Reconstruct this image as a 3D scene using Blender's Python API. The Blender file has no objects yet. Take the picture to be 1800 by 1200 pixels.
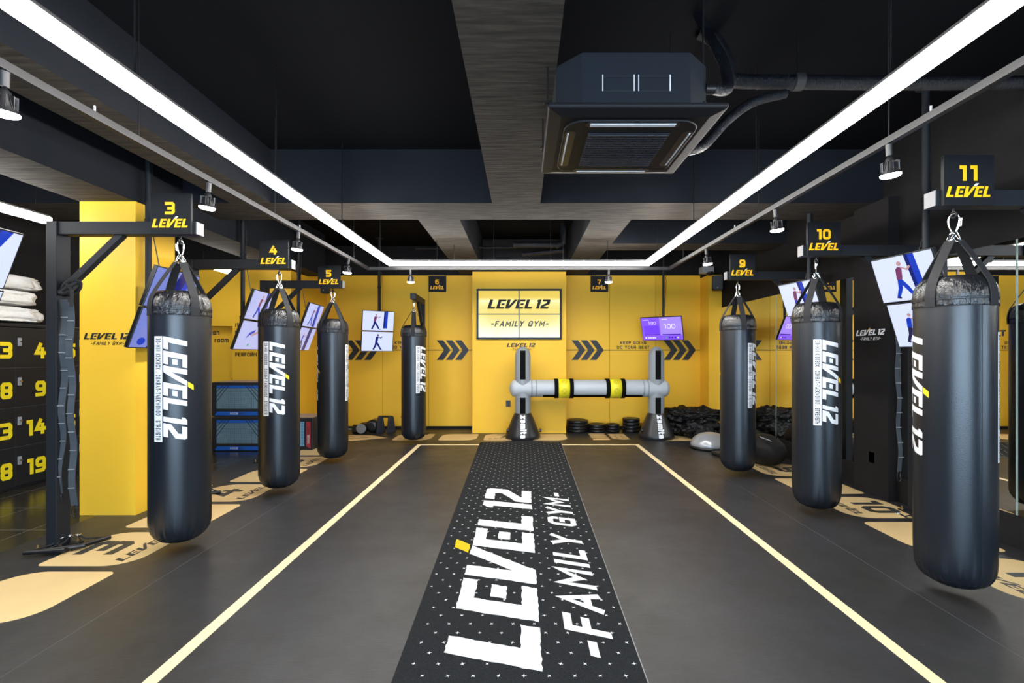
import bpy, bmesh, math, random
from mathutils import Vector, Matrix, noise
C = bpy.context.scene
COL = C.collection
R = math.radians
PI = math.pi
random.seed(12)

# ------------------------------------------------------------------ camera
cam_d = bpy.data.cameras.new('camera')
cam_d.lens = 17.3
cam_d.sensor_width = 36
cam_d.shift_x = -0.010
cam_d.shift_y = 0.0122
cam_d.clip_start = 0.05
cam = bpy.data.objects.new('camera', cam_d)
cam.location = (0, 0, 1.5)
cam.rotation_euler = (R(90), 0, 0)
COL.objects.link(cam)
C.camera = cam

# ------------------------------------------------------------------ world (daylight behind the front windows)
W = bpy.data.worlds.new('world')
C.world = W
W.use_nodes = True
bg = W.node_tree.nodes['Background']
bg.inputs[0].default_value = (0.56, 0.77, 1.0, 1)
bg.inputs[1].default_value = 13.0

C.view_settings.view_transform = 'Standard'
C.view_settings.look = 'None'
C.view_settings.gamma = 1
C.view_settings.use_curve_mapping = False
C.view_settings.exposure = 0.22
C.cycles.max_bounces = 8
C.cycles.diffuse_bounces = 5
C.cycles.glossy_bounces = 5
C.cycles.sample_clamp_indirect = 6
C.cycles.use_denoising = True
LED_E = 50.0
BULB_E = 40.0
SPOT_W = 11.0

# ------------------------------------------------------------------ materials
MATS = {}
def mat(name, col, rough=.5, metal=0., spec=.5, emit=None, es=1., coat=0., bump=None, var=None, alpha=1., sheen=0., trans=0.):
    """bump=(scale, strength, stretch xyz); var=(colour2, scale, contrast, stretch xyz)"""
    if name in MATS: return MATS[name]
    m = bpy.data.materials.new(name); m.use_nodes = True
    nt = m.node_tree; N = nt.nodes; L = nt.links
    b = N['Principled BSDF']
    b.inputs['Base Color'].default_value = (*col, 1)
    b.inputs['Roughness'].default_value = rough
    b.inputs['Metallic'].default_value = metal
    b.inputs['Specular IOR Level'].default_value = spec
    b.inputs['Coat Weight'].default_value = coat
    b.inputs['Alpha'].default_value = alpha
    b.inputs['Sheen Weight'].default_value = sheen
    b.inputs['Transmission Weight'].default_value = trans
    if emit:
        b.inputs['Emission Color'].default_value = (*emit, 1)
        b.inputs['Emission Strength'].default_value = es
    if var or bump:
        tc = N.new('ShaderNodeTexCoord')
    if var:
        c2, sc, con, st = var
        mp = N.new('ShaderNodeMapping'); mp.inputs['Scale'].default_value = st
        L.new(tc.outputs['Object'], mp.inputs[0])
        n = N.new('ShaderNodeTexNoise'); n.inputs['Scale'].default_value = sc; n.inputs['Detail'].default_value = 6
        n.inputs['Roughness'].default_value = .62
        L.new(mp.outputs[0], n.inputs['Vector'])
        r = N.new('ShaderNodeValToRGB')
        r.color_ramp.elements[0].position = .5-con; r.color_ramp.elements[1].position = .5+con
        r.color_ramp.elements[0].color = (*col, 1); r.color_ramp.elements[1].color = (*c2, 1)
        L.new(n.outputs[0], r.inputs[0]); L.new(r.outputs[0], b.inputs['Base Color'])
    if bump:
        sc, stg, st = bump
        mp = N.new('ShaderNodeMapping'); mp.inputs['Scale'].default_value = st
        L.new(tc.outputs['Object'], mp.inputs[0])
        n = N.new('ShaderNodeTexNoise'); n.inputs['Scale'].default_value = sc; n.inputs['Detail'].default_value = 5
        L.new(mp.outputs[0], n.inputs['Vector'])
        bp = N.new('ShaderNodeBump'); bp.inputs['Strength'].default_value = stg; bp.inputs['Distance'].default_value = .02
        L.new(n.outputs[0], bp.inputs['Height']); L.new(bp.outputs[0], b.inputs['Normal'])
    MATS[name] = m
    return m

one = (1, 1, 1)
YEL = (0.95, 0.56, 0.040)
m_yellow = mat('yellow_paint', YEL, .55, spec=.3, var=((0.93, 0.53, 0.034), 1.3, .3, (1, 1, 3)))
m_yellow2 = mat('yellow_paint_column', YEL, .5, spec=.3, var=((0.94, 0.55, 0.038), 3., .3, (3, 3, .2)))
m_black_wall = mat('charcoal_wall', (.012, .011, .012), .8, spec=.12, var=((.018, .017, .017), 4, .3, one))
m_ceil = mat('dark_ceiling', (.0035, .0038, .0050), .85, spec=.06, bump=(6, .15, one))
m_beam = mat('dark_painted_beam', (.011, .013, .0175), .8, spec=.1, var=((.014, .0155, .020), 3.2, .2, one))
m_beam_x = m_beam
m_steel = mat('anthracite_steel', (.014, .016, .020), .5, metal=.0, spec=.22, bump=(90, .04, one))
m_capwhite = mat('grey_end_cap', (.17, .17, .18), .5)
m_bag = mat('black_leather', (.007, .010, .015), .33, spec=.6, bump=(160, .06, one))
m_bagtop = mat('black_vinyl_wrinkled', (.009, .010, .012), .27, spec=.6, bump=(34, .75, (1, 1, .45)))
m_soffit = mat('soffit_brown', (.022, .0195, .0175), .8, spec=.15, var=((.062, .053, .044), 3.2, .16, (1, 9, 1)), bump=(5, .5, (1, 9, 1)))  # beam undersides: lighter, browner and more streaked than the side faces
m_strapg = mat('slate_webbing', (.045, .055, .066), .6, spec=.3)
m_web = mat('black_webbing', (.020, .020, .022), .75, spec=.25, bump=(300, .3, (1, 1, .2)))
m_chrome = mat('bright_steel', (.82, .83, .84), .16, metal=1.)
m_dkmetal = mat('black_metal', (.02, .02, .022), .35, metal=.6)
m_white = mat('white_print', (.83, .84, .86), .45)
m_ybright = mat('yellow_print', (.93, .62, .02), .45)
m_ink = mat('black_print', (.012, .012, .014), .5)
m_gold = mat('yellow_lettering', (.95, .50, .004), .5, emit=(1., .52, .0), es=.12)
m_goldwhite = mat('white_accent', (.9, .9, .9), .5)
m_sign = mat('sign_black', (.011, .012, .014), .55, spec=.2)
m_led = mat('led_diffuser', (.9, .9, .9), .5, emit=(1., .97, .92), es=LED_E)
m_bulb = mat('bulb_lens', (1, 1, 1), .4, emit=(1., .97, .92), es=BULB_E)
m_track = mat('track_black', (.028, .028, .030), .5, metal=.3)
m_mirror = mat('mirror_glass', (.86, .87, .86), .0, metal=1.)
m_glassedge = mat('glass_edge', (.45, .55, .5), .2)
m_beige = mat('beige_vinyl', (.70, .51, .25), .5, spec=.4, var=((.64, .46, .215), 5, .3, one))
m_line = mat('beige_tape', (.86, .70, .42), .5, spec=.4)
m_floorink = mat('floor_ink', (.03, .03, .03), .55)
m_outlet = mat('outlet_plastic', (.03, .03, .033), .45)
m_carpet = mat('black_carpet', (.010, .011, .012), .95, spec=.1, var=((.040, .043, .047), 420, .12, one), bump=(500, .6, one))
m_carpetw = mat('white_carpet_print', (.86, .88, .90), .9, spec=.1, bump=(300, .6, one))
m_carpety = mat('yellow_carpet_print', (.88, .58, .02), .9, spec=.1, bump=(300, .6, one))
m_inf = mat('grey_inflatable', (.26, .28, .30), .42, spec=.5)
m_inf_l = mat('light_inflatable', (.44, .465, .50), .38, spec=.5)
m_velcro = mat('black_velcro', (.004, .004, .004), .9, spec=.1)
m_shield = mat('matte_black_pad', (.012, .011, .011), .6, spec=.25)
m_basebk = mat('black_tarp', (.014, .015, .018), .38, spec=.5)
m_wrap = mat('yellow_wrap', (.88, .76, .02), .5)
m_wrapd = mat('yellow_wrap_print', (.26, .21, .005), .5)
m_rubber = mat('black_rubber', (.009, .009, .010), .35, spec=.5)
m_pouch = mat('black_nylon', (.006, .006, .007), .45, spec=.3, bump=(18, .9, one))
m_silver = mat('silver_dome', (.42, .44, .47), .28, metal=.35, spec=.6)
m_bluefoam = mat('blue_panel', (.006, .11, .52), .5)
m_grid = mat('steel_blue_panel', (.15, .26, .34), .55)
m_redfoam = mat('red_panel', (.42, .03, .045), .5)
m_skyfoam = mat('light_blue_panel', (.19, .40, .60), .5)
m_boxtop = mat('tan_box_top', (.34, .25, .18), .6)
m_boxbk = mat('black_box_edge', (.012, .013, .018), .5)
m_locker = mat('locker_black', (.014, .014, .015), .4, spec=.4)
m_lockedge = mat('locker_gap', (.075, .075, .08), .4)
m_lnum = mat('locker_number', (.93, .72, .01), .5)
m_film = mat('white_towel_film', (.92, .91, .89), .35, spec=.6, bump=(22, .7, one))
m_bezel = mat('monitor_bezel', (.008, .008, .010), .3)
m_insul = mat('foil_tape_black', (.010, .011, .015), .25, metal=.3, bump=(40, .9, (6, 1, 1)))
m_ac = mat('ac_panel', (.010, .010, .012), .5, spec=.15)
m_acbody = mat('ac_body', (.008, .011, .016), .65, spec=.15)
m_acgrill = mat('ac_grille', (.012, .015, .024), .5)
m_acwhite = mat('ac_louver', (.80, .82, .86), .3)
m_brass = mat('brass', (.6, .4, .15), .35, metal=.9)
m_green = mat('green_rubber', (.01, .12, .03), .45)
m_greyr = mat('grey_ring', (.22, .23, .24), .4)
m_stepbk = mat('dark_plastic', (.028, .033, .042), .5)
m_camgrey = mat('camera_grey', (.30, .31, .33), .4)
m_bracket_blue = m_steel
def screenmat(name, col, es=1.0):
    return mat(name, (col[0]*.1, col[1]*.1, col[2]*.1), .12, spec=.6, emit=col, es=es)
s_white = screenmat('screen_white', (.58, .64, .95), 1.0)
s_mid = screenmat('screen_mid', (.40, .43, .72), 1.0)
s_dim = screenmat('screen_blue_white', (.16, .20, .52), 1.0)
s_navy = screenmat('screen_navy', (.008, .015, .14))
s_blue = screenmat('screen_blue', (.01, .04, .42))
s_dark = screenmat('screen_dark', (.02, .015, .06))
s_skin = screenmat('screen_skin', (.42, .24, .25))
s_green = screenmat('screen_green', (.02, .35, .12))
s_mar = screenmat('screen_maroon', (.16, .04, .12))
s_p1 = screenmat('screen_violet', (.22, .09, .85))
s_p2 = screenmat('screen_lilac', (.36, .24, .92))
s_p3 = screenmat('screen_deep_violet', (.16, .05, .80))
s_pd = screenmat('screen_indigo', (.05, .0, .35))
s_pw = screenmat('screen_text_white', (.95, .93, 1.))
s_py = screenmat('screen_lime', (.6, .85, .2))
s_yel = mat('screen_yellow', (.08, .06, .005), .16, spec=.9, emit=(.84, .62, .04), es=.78, coat=.2)
s_ink = mat('screen_black_text', (.004, .003, .002), .45, spec=.2)
s_grey = mat('screen_grey_text', (.03, .03, .025), .4, spec=.3)

# floor: dark rubber sheet with fine brushed grain and scuffs
def floor_mat():
    m = bpy.data.materials.new('rubber_floor'); m.use_nodes = True
    nt = m.node_tree; N = nt.nodes; L = nt.links; b = N['Principled BSDF']
    tc = N.new('ShaderNodeTexCoord')
    def ns(scale, st, det=6, ro=.6):
        mp = N.new('ShaderNodeMapping'); mp.inputs['Scale'].default_value = st
        L.new(tc.outputs['Object'], mp.inputs[0])
        n = N.new('ShaderNodeTexNoise'); n.inputs['Scale'].default_value = scale; n.inputs['Detail'].default_value = det; n.inputs['Roughness'].default_value = ro
        L.new(mp.outputs[0], n.inputs['Vector']); return n
    n1 = ns(7, (1.5, 30, 1), 9, .75); n2 = ns(1.1, (1, 1, 1), 8, .7); n3 = ns(260, one, 2)
    def ramp(n, p0, p1, c0, c1):
        r = N.new('ShaderNodeValToRGB'); r.color_ramp.elements[0].position = p0; r.color_ramp.elements[1].position = p1
        r.color_ramp.elements[0].color = (*c0, 1); r.color_ramp.elements[1].color = (*c1, 1); L.new(n.outputs[0], r.inputs[0]); return r
    r1 = ramp(n1, .3, .7, (.013, .013, .0135), (.036, .036, .0355))
    r2 = ramp(n2, .35, .72, (.66, .66, .65), (1.5, 1.48, 1.68))
    r3 = ramp(n3, .3, .7, (.85,)*3, (1.15,)*3)
    mx = N.new('ShaderNodeMix'); mx.data_type = 'RGBA'; mx.blend_type = 'MULTIPLY'; mx.inputs[0].default_value = 1
    L.new(r1.outputs[0], mx.inputs[6]); L.new(r2.outputs[0], mx.inputs[7])
    my = N.new('ShaderNodeMix'); my.data_type = 'RGBA'; my.blend_type = 'MULTIPLY'; my.inputs[0].default_value = 1
    L.new(mx.outputs[2], my.inputs[6]); L.new(r3.outputs[0], my.inputs[7])
    L.new(my.outputs[2], b.inputs['Base Color'])
    rr = ramp(n2, .3, .7, (.48,)*3, (.34,)*3); L.new(rr.outputs[0], b.inputs['Roughness'])
    b.inputs['Specular IOR Level'].default_value = .45
    bp = N.new('ShaderNodeBump'); bp.inputs['Strength'].default_value = .3; bp.inputs['Distance'].default_value = .004
    L.new(n1.outputs[0], bp.inputs['Height']); L.new(bp.outputs[0], b.inputs['Normal'])
    return m
m_floor = floor_mat()
def tile_mat():
    m = bpy.data.materials.new('dark_floor_tile'); m.use_nodes = True
    nt = m.node_tree; N = nt.nodes; L = nt.links; b = N['Principled BSDF']
    tc = N.new('ShaderNodeTexCoord'); br = N.new('ShaderNodeTexBrick')
    L.new(tc.outputs['Object'], br.inputs['Vector'])
    br.offset = 0; br.inputs['Scale'].default_value = 1
    br.inputs['Color1'].default_value = (.020, .019, .018, 1); br.inputs['Color2'].default_value = (.026, .024, .022, 1)
    br.inputs['Mortar'].default_value = (.16, .16, .15, 1); br.inputs['Mortar Size'].default_value = .004
    br.inputs['Brick Width'].default_value = .6; br.inputs['Row Height'].default_value = .6
    L.new(br.outputs[0], b.inputs['Base Color']); b.inputs['Roughness'].default_value = .22
    return m
m_tile = tile_mat()

# ------------------------------------------------------------------ mesh builder
class MB:
    def __init__(s): s.v = []; s.f = []; s.m = []; s.sm = []; s.mats = []
    def mi(s, m):
        if m not in s.mats: s.mats.append(m)
        return s.mats.index(m)
    def add(s, vs, fs, m, smooth=False, M=None):
        o = len(s.v); k = s.mi(m)
        for p in vs:
            p = Vector(p)
            s.v.append(M @ p if M else p)
        for f in fs: s.f.append([i+o for i in f]); s.m.append(k); s.sm.append(smooth)
        return s
    def box(s, a, b, m, M=None):
        x0, y0, z0 = [min(a[i], b[i]) for i in range(3)]; x1, y1, z1 = [max(a[i], b[i]) for i in range(3)]
        vs = [(x0,y0,z0),(x1,y0,z0),(x1,y1,z0),(x0,y1,z0),(x0,y0,z1),(x1,y0,z1),(x1,y1,z1),(x0,y1,z1)]
        fs = [(0,3,2,1),(4,5,6,7),(0,1,5,4),(1,2,6,5),(2,3,7,6),(3,0,4,7)]
        return s.add(vs, fs, m, False, M)
    def frame(s, d):
        d = Vector(d).normalized(); u = Vector((0,0,1)) if abs(d.z) < .9 else Vector((1,0,0))
        a = d.cross(u).normalized(); return a, d.cross(a).normalized()
    def bar(s, p0, p1, w, h, m, up=(0,0,1)):
        p0 = Vector(p0); p1 = Vector(p1); d = (p1-p0).normalized(); up = Vector(up)
        a = d.cross(up).normalized(); b = a.cross(d).normalized()
        vs = [];
        for p in (p0, p1):
            for sx, sy in ((-1,-1),(1,-1),(1,1),(-1,1)): vs.append(p+a*sx*w/2+b*sy*h/2)
        return s.add(vs, [(3,2,1,0),(4,5,6,7),(0,1,5,4),(1,2,6,5),(2,3,7,6),(3,0,4,7)], m)
    def tube(s, pts, r, m, seg=12, closed=False, caps=True, smooth=True):
        pts = [Vector(p) for p in pts]; n = len(pts)
        rr = r if isinstance(r, (list, tuple)) else [r]*n
        vs = []; a = None
        for i, p in enumerate(pts):
            if closed: d = pts[(i+1) % n]-pts[i-1]
            else: d = pts[min(i+1, n-1)]-pts[max(i-1, 0)]
            d.normalize()
            if a is None: a, b = s.frame(d)
            else:
                a = (a-d*a.dot(d)).normalized(); b = d.cross(a)
            b = d.cross(a)
            for k in range(seg):
                t = 2*PI*k/seg; vs.append(p+a*math.cos(t)*rr[i]+b*math.sin(t)*rr[i])
        fs = []
        for i in range(n if closed else n-1):
            j = (i+1) % n
            for k in range(seg):
                l = (k+1) % seg; fs.append((i*seg+k, i*seg+l, j*seg+l, j*seg+k))
        s.add(vs, fs, m, smooth)
        if caps and not closed:
            s.add(vs[:seg], [tuple(range(seg))[::-1]], m); s.add(vs[-seg:], [tuple(range(seg))], m)
        return s
    def cyl(s, p0, p1, r, m, seg=24, r1=None): return s.tube([p0, p1], [r, r if r1 is None else r1], m, seg)
    def lathe(s, prof, m, seg=48, M=None, dr=None, smooth=True, c=(0,0,0)):
        vs = []; n = len(prof); c = Vector(c)
        for r, z in prof:
            for k in range(seg):
                t = 2*PI*k/seg; q = r*(1+(dr(t, z) if dr else 0)); vs.append(c+Vector((q*math.cos(t), q*math.sin(t), z)))
        fs = []
        for i in range(n-1):
            for k in range(seg):
                l = (k+1) % seg; fs.append((i*seg+k, i*seg+l, (i+1)*seg+l, (i+1)*seg+k))
        s.add(vs, fs, m, smooth, M)
        if prof[0][0] > 1e-4: s.add(vs[:seg], [tuple(range(seg))[::-1]], m, False, M)
        if prof[-1][0] > 1e-4: s.add(vs[-seg:], [tuple(range(seg))], m, False, M)
        return s
    def strip(s, pts, w, wdir, m, th=.004):
        """flat band along pts, width w along wdir"""
        wd = Vector(wdir).normalized(); pts = [Vector(p) for p in pts]; vs = []
        n = len(pts)
        for i, p in enumerate(pts):
            d = (pts[min(i+1, n-1)]-pts[max(i-1, 0)]).normalized(); nn = d.cross(wd).normalized()
            for a, b in ((-1,-1),(1,-1),(1,1),(-1,1)): vs.append(p+wd*a*w/2+nn*b*th/2)
        fs = [(3,2,1,0), tuple(4*(n-1)+k for k in range(4))]
        for i in range(n-1):
            for k in range(4):
                l = (k+1) % 4; fs.append((4*i+k, 4*i+l, 4*i+4+l, 4*i+4+k))
        return s.add(vs, fs, m)
    def polys(s, ps, m, o, xd, yd, off=0.):
        """2-D polygons on a plane"""
        o = Vector(o); xd = Vector(xd); yd = Vector(yd); n = xd.cross(yd).normalized()
        for i_, p in enumerate(ps):
            s.add([o+xd*a+yd*b+n*(off+i_*1.2e-5) for a, b in p], [tuple(range(len(p)))], m)
        return s
    def slab(s, p, m, o, xd, yd, th):
        """one 2-D polygon given thickness th along its normal"""
        o = Vector(o); xd = Vector(xd); yd = Vector(yd); n = xd.cross(yd).normalized()*th; k = len(p)
        ar = sum(p[i-1][0]*p[i][1]-p[i][0]*p[i-1][1] for i in range(k))
        if ar < 0: p = p[::-1]
        lo = [o+xd*a+yd*b for a, b in p]; hi = [q+n for q in lo]
        return s.add(lo+hi, [tuple(range(k))[::-1], tuple(range(k, 2*k))]+[(i, (i+1) % k, k+(i+1) % k, k+i) for i in range(k)], m)
    def build(s, name, parent=None, loc=None, bevel=0., bseg=2, sub=0, rotz=0):
        me = bpy.data.meshes.new(name)
        me.from_pydata([tuple(v) for v in s.v], [], s.f)
        for m in s.mats: me.materials.append(m)
        me.polygons.foreach_set('material_index', s.m)
        me.polygons.foreach_set('use_smooth', s.sm)
        me.update()
        o = bpy.data.objects.new(name, me); COL.objects.link(o)
        if loc: o.location = loc
        if rotz: o.rotation_euler.z = rotz
        if parent: o.parent = parent
        if bevel:
            b = o.modifiers.new('b', 'BEVEL'); b.width = bevel; b.segments = bseg; b.limit_method = 'ANGLE'; b.angle_limit = R(40)
        if sub:
            q = o.modifiers.new('s', 'SUBSURF'); q.levels = sub; q.render_levels = sub
        return o

def tag(o, label, cat, group=None):
    o['label'] = label; o['category'] = cat
    if group: o['group'] = group
    return o
def thing(name, label, cat, loc=(0,0,0), rotz=0, group=None):
    o = bpy.data.objects.new(name, None); COL.objects.link(o); o.empty_display_size = .1
    o.location = loc; o.rotation_euler.z = rotz
    return tag(o, label, cat, group)
def struct(mb, name, bevel=0.):
    o = mb.build(name, bevel=bevel); o['kind'] = 'structure'; return o
def dup(root, label=None, loc=None, rotz=None):
    r = root.copy(); COL.objects.link(r)
    if loc is not None: r.location = loc
    if rotz is not None: r.rotation_euler.z = rotz
    if label: r['label'] = label
    def rec(a, b):
        for ch in list(a.children):
            c = ch.copy(); COL.objects.link(c); c.parent = b; rec(ch, c)
    rec(root, r)
    return r

# ------------------------------------------------------------------ lettering
G = {
'A': (.72, [[(0,0),(.5,1),(1,0)], [(.2,.3),(.8,.3)]]),
'B': (.66, [[(0,0),(0,1),(.8,1),(1,.85),(1,.62),(.85,.5),(0,.5)], [(.85,.5),(1,.38),(1,.15),(.8,0),(0,0)]]),
'C': (.66, [[(1,.72),(1,.85),(.8,1),(.2,1),(0,.85),(0,.15),(.2,0),(.8,0),(1,.15),(1,.28)]]),
'D': (.66, [[(0,0),(0,1),(.75,1),(1,.8),(1,.2),(.75,0),(0,0)]]),
'E': (.60, [[(1,1),(0,1),(0,0),(1,0)], [(0,.5),(.85,.5)]]),
'F': (.58, [[(1,1),(0,1),(0,0)], [(0,.5),(.85,.5)]]),
'G': (.68, [[(1,.75),(1,.85),(.8,1),(.2,1),(0,.85),(0,.15),(.2,0),(1,0),(1,.48),(.55,.48)]]),
'H': (.66, [[(0,0),(0,1)], [(1,0),(1,1)], [(0,.5),(1,.5)]]),
'I': (.20, [[(.5,0),(.5,1)]]),
'K': (.66, [[(0,0),(0,1)], [(1,1),(.15,.5),(1,0)]]),
'L': (.56, [[(0,1),(0,0),(1,0)]]),
'M': (.84, [[(0,0),(0,1),(.5,.35),(1,1),(1,0)]]),
'N': (.68, [[(0,0),(0,1),(1,0),(1,1)]]),
'O': (.68, [[(.2,0),(0,.15),(0,.85),(.2,1),(.8,1),(1,.85),(1,.15),(.8,0),(.2,0)]]),
'P': (.64, [[(0,0),(0,1),(.8,1),(1,.85),(1,.6),(.8,.45),(0,.45)]]),
'R': (.66, [[(0,0),(0,1),(.8,1),(1,.85),(1,.6),(.8,.45),(0,.45)], [(.5,.45),(1,0)]]),
'S': (.64, [[(1,.8),(1,.88),(.85,1),(.15,1),(0,.88),(0,.6),(.15,.5),(.85,.5),(1,.4),(1,.12),(.85,0),(.15,0),(0,.12),(0,.2)]]),
'T': (.62, [[(0,1),(1,1)], [(.5,1),(.5,0)]]),
'U': (.66, [[(0,1),(0,.15),(.2,0),(.8,0),(1,.15),(1,1)]]),
'V': (.70, [[(0,1),(.5,0),(1,1)]]),
'W': (.92, [[(0,1),(.22,0),(.5,.8),(.78,0),(1,1)]]),
'X': (.68, [[(0,0),(1,1)], [(0,1),(1,0)]]),
'Y': (.68, [[(0,1),(.5,.45),(1,1)], [(.5,.45),(.5,0)]]),
'0': (.62, [[(.2,0),(0,.15),(0,.85),(.2,1),(.8,1),(1,.85),(1,.15),(.8,0),(.2,0)]]),
'1': (.36, [[(0,1),(1,1),(1,0)]]),
'2': (.62, [[(0,1),(.15,1),(.85,1),(1,.88),(1,.6),(0,.2),(0,0),(1,0)]]),
'3': (.64, [[(0,1),(.85,1),(1,.88),(1,.62),(.85,.5),(.35,.5)], [(.85,.5),(1,.38),(1,.12),(.85,0),(0,0)]]),
'4': (.66, [[(.5,1),(0,.3),(1,.3)], [(.78,.62),(.78,0)]]),
'5': (.62, [[(1,1),(0,1),(0,.55),(.85,.55),(1,.43),(1,.12),(.85,0),(0,0)]]),
'6': (.62, [[(1,1),(.85,1),(.15,1),(0,.88),(0,.12),(.15,0),(.85,0),(1,.12),(1,.43),(.85,.55),(0,.55)]]),
'7': (.60, [[(0,1),(1,1),(.45,0)]]),
'8': (.62, [[(.15,.5),(0,.62),(0,.88),(.15,1),(.85,1),(1,.88),(1,.62),(.85,.5),(.15,.5),(0,.38),(0,.12),(.15,0),(.85,0),(1,.12),(1,.38),(.85,.5)]]),
'9': (.62, [[(0,0),(.85,0),(1,.12),(1,.88),(.85,1),(.15,1),(0,.88),(0,.57),(.15,.45),(1,.45)]]),
'-': (.42, [[(0,.45),(1,.45)]]), '.': (.2, [[(.5,0),(.5,.02)]]), ':': (.2, [[(.5,.1),(.5,.2)], [(.5,.7),(.5,.8)]]), ' ': (.34, []),
'a': (.58, [[(0,.62),(.15,.7),(.85,.7),(1,.6),(1,0),(.15,0),(0,.08),(0,.3),(.15,.38),(1,.38)]]),
'e': (.58, [[(1,.08),(.85,0),(.15,0),(0,.1),(0,.6),(.15,.7),(.85,.7),(1,.6),(1,.34),(0,.34)]]),
'i': (.2, [[(.5,0),(.5,.68)], [(.5,.92),(.5,1)]]),
'k': (.56, [[(0,0),(0,1)], [(1,.7),(.1,.32),(1,0)]]), 'l': (.2, [[(.5,0),(.5,1)]]),
'm': (.86, [[(0,0),(0,.7),(.9,.7),(1,.6),(1,0)], [(.5,.7),(.5,0)]]),
'n': (.58, [[(0,0),(0,.7),(.85,.7),(1,.6),(1,0)]]),
'o': (.58, [[(.15,0),(0,.1),(0,.6),(.15,.7),(.85,.7),(1,.6),(1,.1),(.85,0),(.15,0)]]),
'r': (.42, [[(0,0),(0,.7)], [(0,.55),(.4,.7),(1,.7)]]), 'c': (.52, [[(1,.7),(.15,.7),(0,.6),(0,.1),(.15,0),(1,0)]]),
't': (.44, [[(.35,1),(.35,.12),(.5,0),(1,0)], [(0,.7),(1,.7)]]),
'z': (.58, [[(0,.7),(1,.7),(0,0),(1,0)]]),
}
def stroke(pts, w):
    """mitred quads along a polyline"""
    P = [Vector((a, b)) for a, b in pts]; n = len(P); closed = (P[0]-P[-1]).length < 1e-6 and n > 2
    if closed: P = P[:-1]; n -= 1
    L = []; Rr = []
    for i in range(n):
        if closed: a, b, c = P[i-1], P[i], P[(i+1) % n]
        else: a, b, c = P[max(i-1, 0)], P[i], P[min(i+1, n-1)]
        d1 = (b-a) if (b-a).length > 1e-9 else (c-b); d2 = (c-b) if (c-b).length > 1e-9 else d1
        d1 = d1.normalized(); d2 = d2.normalized()
        n1 = Vector((-d1.y, d1.x)); n2 = Vector((-d2.y, d2.x)); mm = n1+n2
        if mm.length < .2: mm = n1
        mm.normalize(); k = min(1/max(mm.dot(n1), .35), 2.2)
        e = Vector((0, 0))
        if not closed and i == 0: e = -d1*w/2
        if not closed and i == n-1: e = d2*w/2
        L.append(b+mm*k*w/2+e); Rr.append(b-mm*k*w/2+e)
    out = []
    for i in range(n if closed else n-1):
        j = (i+1) % n; q = [Rr[i], Rr[j], L[j], L[i]]
        out.append([(p.x, p.y) for p in q])
    return out
def text(s, h, wt=.2, wf=1., sp=.14, shear=0., align='l'):
    """list of 2-D quads for a string of cap height h"""
    out = []; x = 0
    for ch in s:
        gw, st = G[ch]; gw = gw*wf; iw = max(gw-wt, 0.)
        for pl in st:
            q = [((wt/2 if iw > 0 else gw/2)+a*iw if iw > 0 else gw/2, wt/2+b*(1-wt)) for a, b in pl]
            for f in stroke(q, wt): out.append([(x+a, b) for a, b in f])
        x += gw+sp
    tot = x-sp; dx = {'l': 0, 'c': -tot/2, 'r': -tot}[align]
    return [[((a+dx+shear*b)*h, b*h) for a, b in f] for f in out], tot*h
LG = {
'L': [[(0,0),(.86,0),(.86,.21),(.36,.21),(.36,1),(0,1)]],
'E': [[(0,0),(.92,0),(.92,.2),(.36,.2),(.36,.8),(.92,.8),(.92,1),(0,1)], [(.47,.40),(.84,.40),(.84,.60),(.47,.60)]],
'V': [[(0,0),(.48,0),(1.17,1),(.80,1),(.36,.33),(.36,1),(0,1)]],
'1': [[(.14,0),(.48,0),(.48,1),(.14,1),(0,.90),(0,.78),(.14,.78)]],
'2': [[(0,0),(.95,0),(.95,.21),(.40,.21),(.40,.25),(.95,.52),(.95,.9),(.86,1),(.04,1),(.04,.79),(.58,.79),(.58,.64),(0,.34)]],
}
ACC = [(.83,1.03),(1.20,1.03),(1.38,1.28),(1.01,1.28)]
LPOS = [('L', 0), ('E', 1.0), ('V', 2.04), ('E', 3.22), ('L', 4.27)]
def level(h, wx=1., twelve=True, shear=.34, align='l'):
    """(letters, accent) polygons of the LEVEL / LEVEL 12 wordmark, cap height h, horizontal stretch wx"""
    pos = LPOS+([('1', 5.5), ('2', 6.1)] if twelve else [])
    tot = 7.05 if twelve else 5.13
    tw = tot+shear; dx = 0 if align == 'l' else -tw/2
    f = lambda p, x: [((x+a+dx)*h*wx+shear*b*h*wx, b*h) for a, b in p]
    return [f(p, x) for ch, x in pos for p in LG[ch]], [f(ACC, 2.04)], tw*h*wx

def gym_mark(mb, o, xd, yd, h, mi_, ma=None, off=.0, wx=1.):
    """LEVEL 12 above -FAMILY GYM-, centred on o (its baseline of the big word)"""
    l, a, w = level(h, wx, True, .34, 'c')
    mb.polys(l, mi_, o, xd, yd, off); mb.polys(a, ma or mi_, o, xd, yd, off)
    t, w2 = text('-FAMILY GYM-', h*.56, .17, 1., .2, .3, 'c')
    mb.polys(t, mi_, Vector(o)-Vector(yd)*h*.88, xd, yd, off)

def rounded(x0, y0, x1, y1, rs):
    """rs radii: bl, br, tr, tl"""
    out = []
    for (cx, cy, a0), r in zip(((x0, y0, 180), (x1, y0, 270), (x1, y1, 0), (x0, y1, 90)), rs):
        sx = 1 if cx == x0 else -1; sy = 1 if cy == y0 else -1
        for k in range(9):
            t = R(a0+90*k/8); out.append((cx+sx*r+r*math.cos(t), cy+sy*r+r*math.sin(t)))
    return out
def circ(cx, cy, r, n=16, ry=None): return [(cx+r*math.cos(2*PI*k/n), cy+(ry or r)*math.sin(2*PI*k/n)) for k in range(n)]

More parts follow.
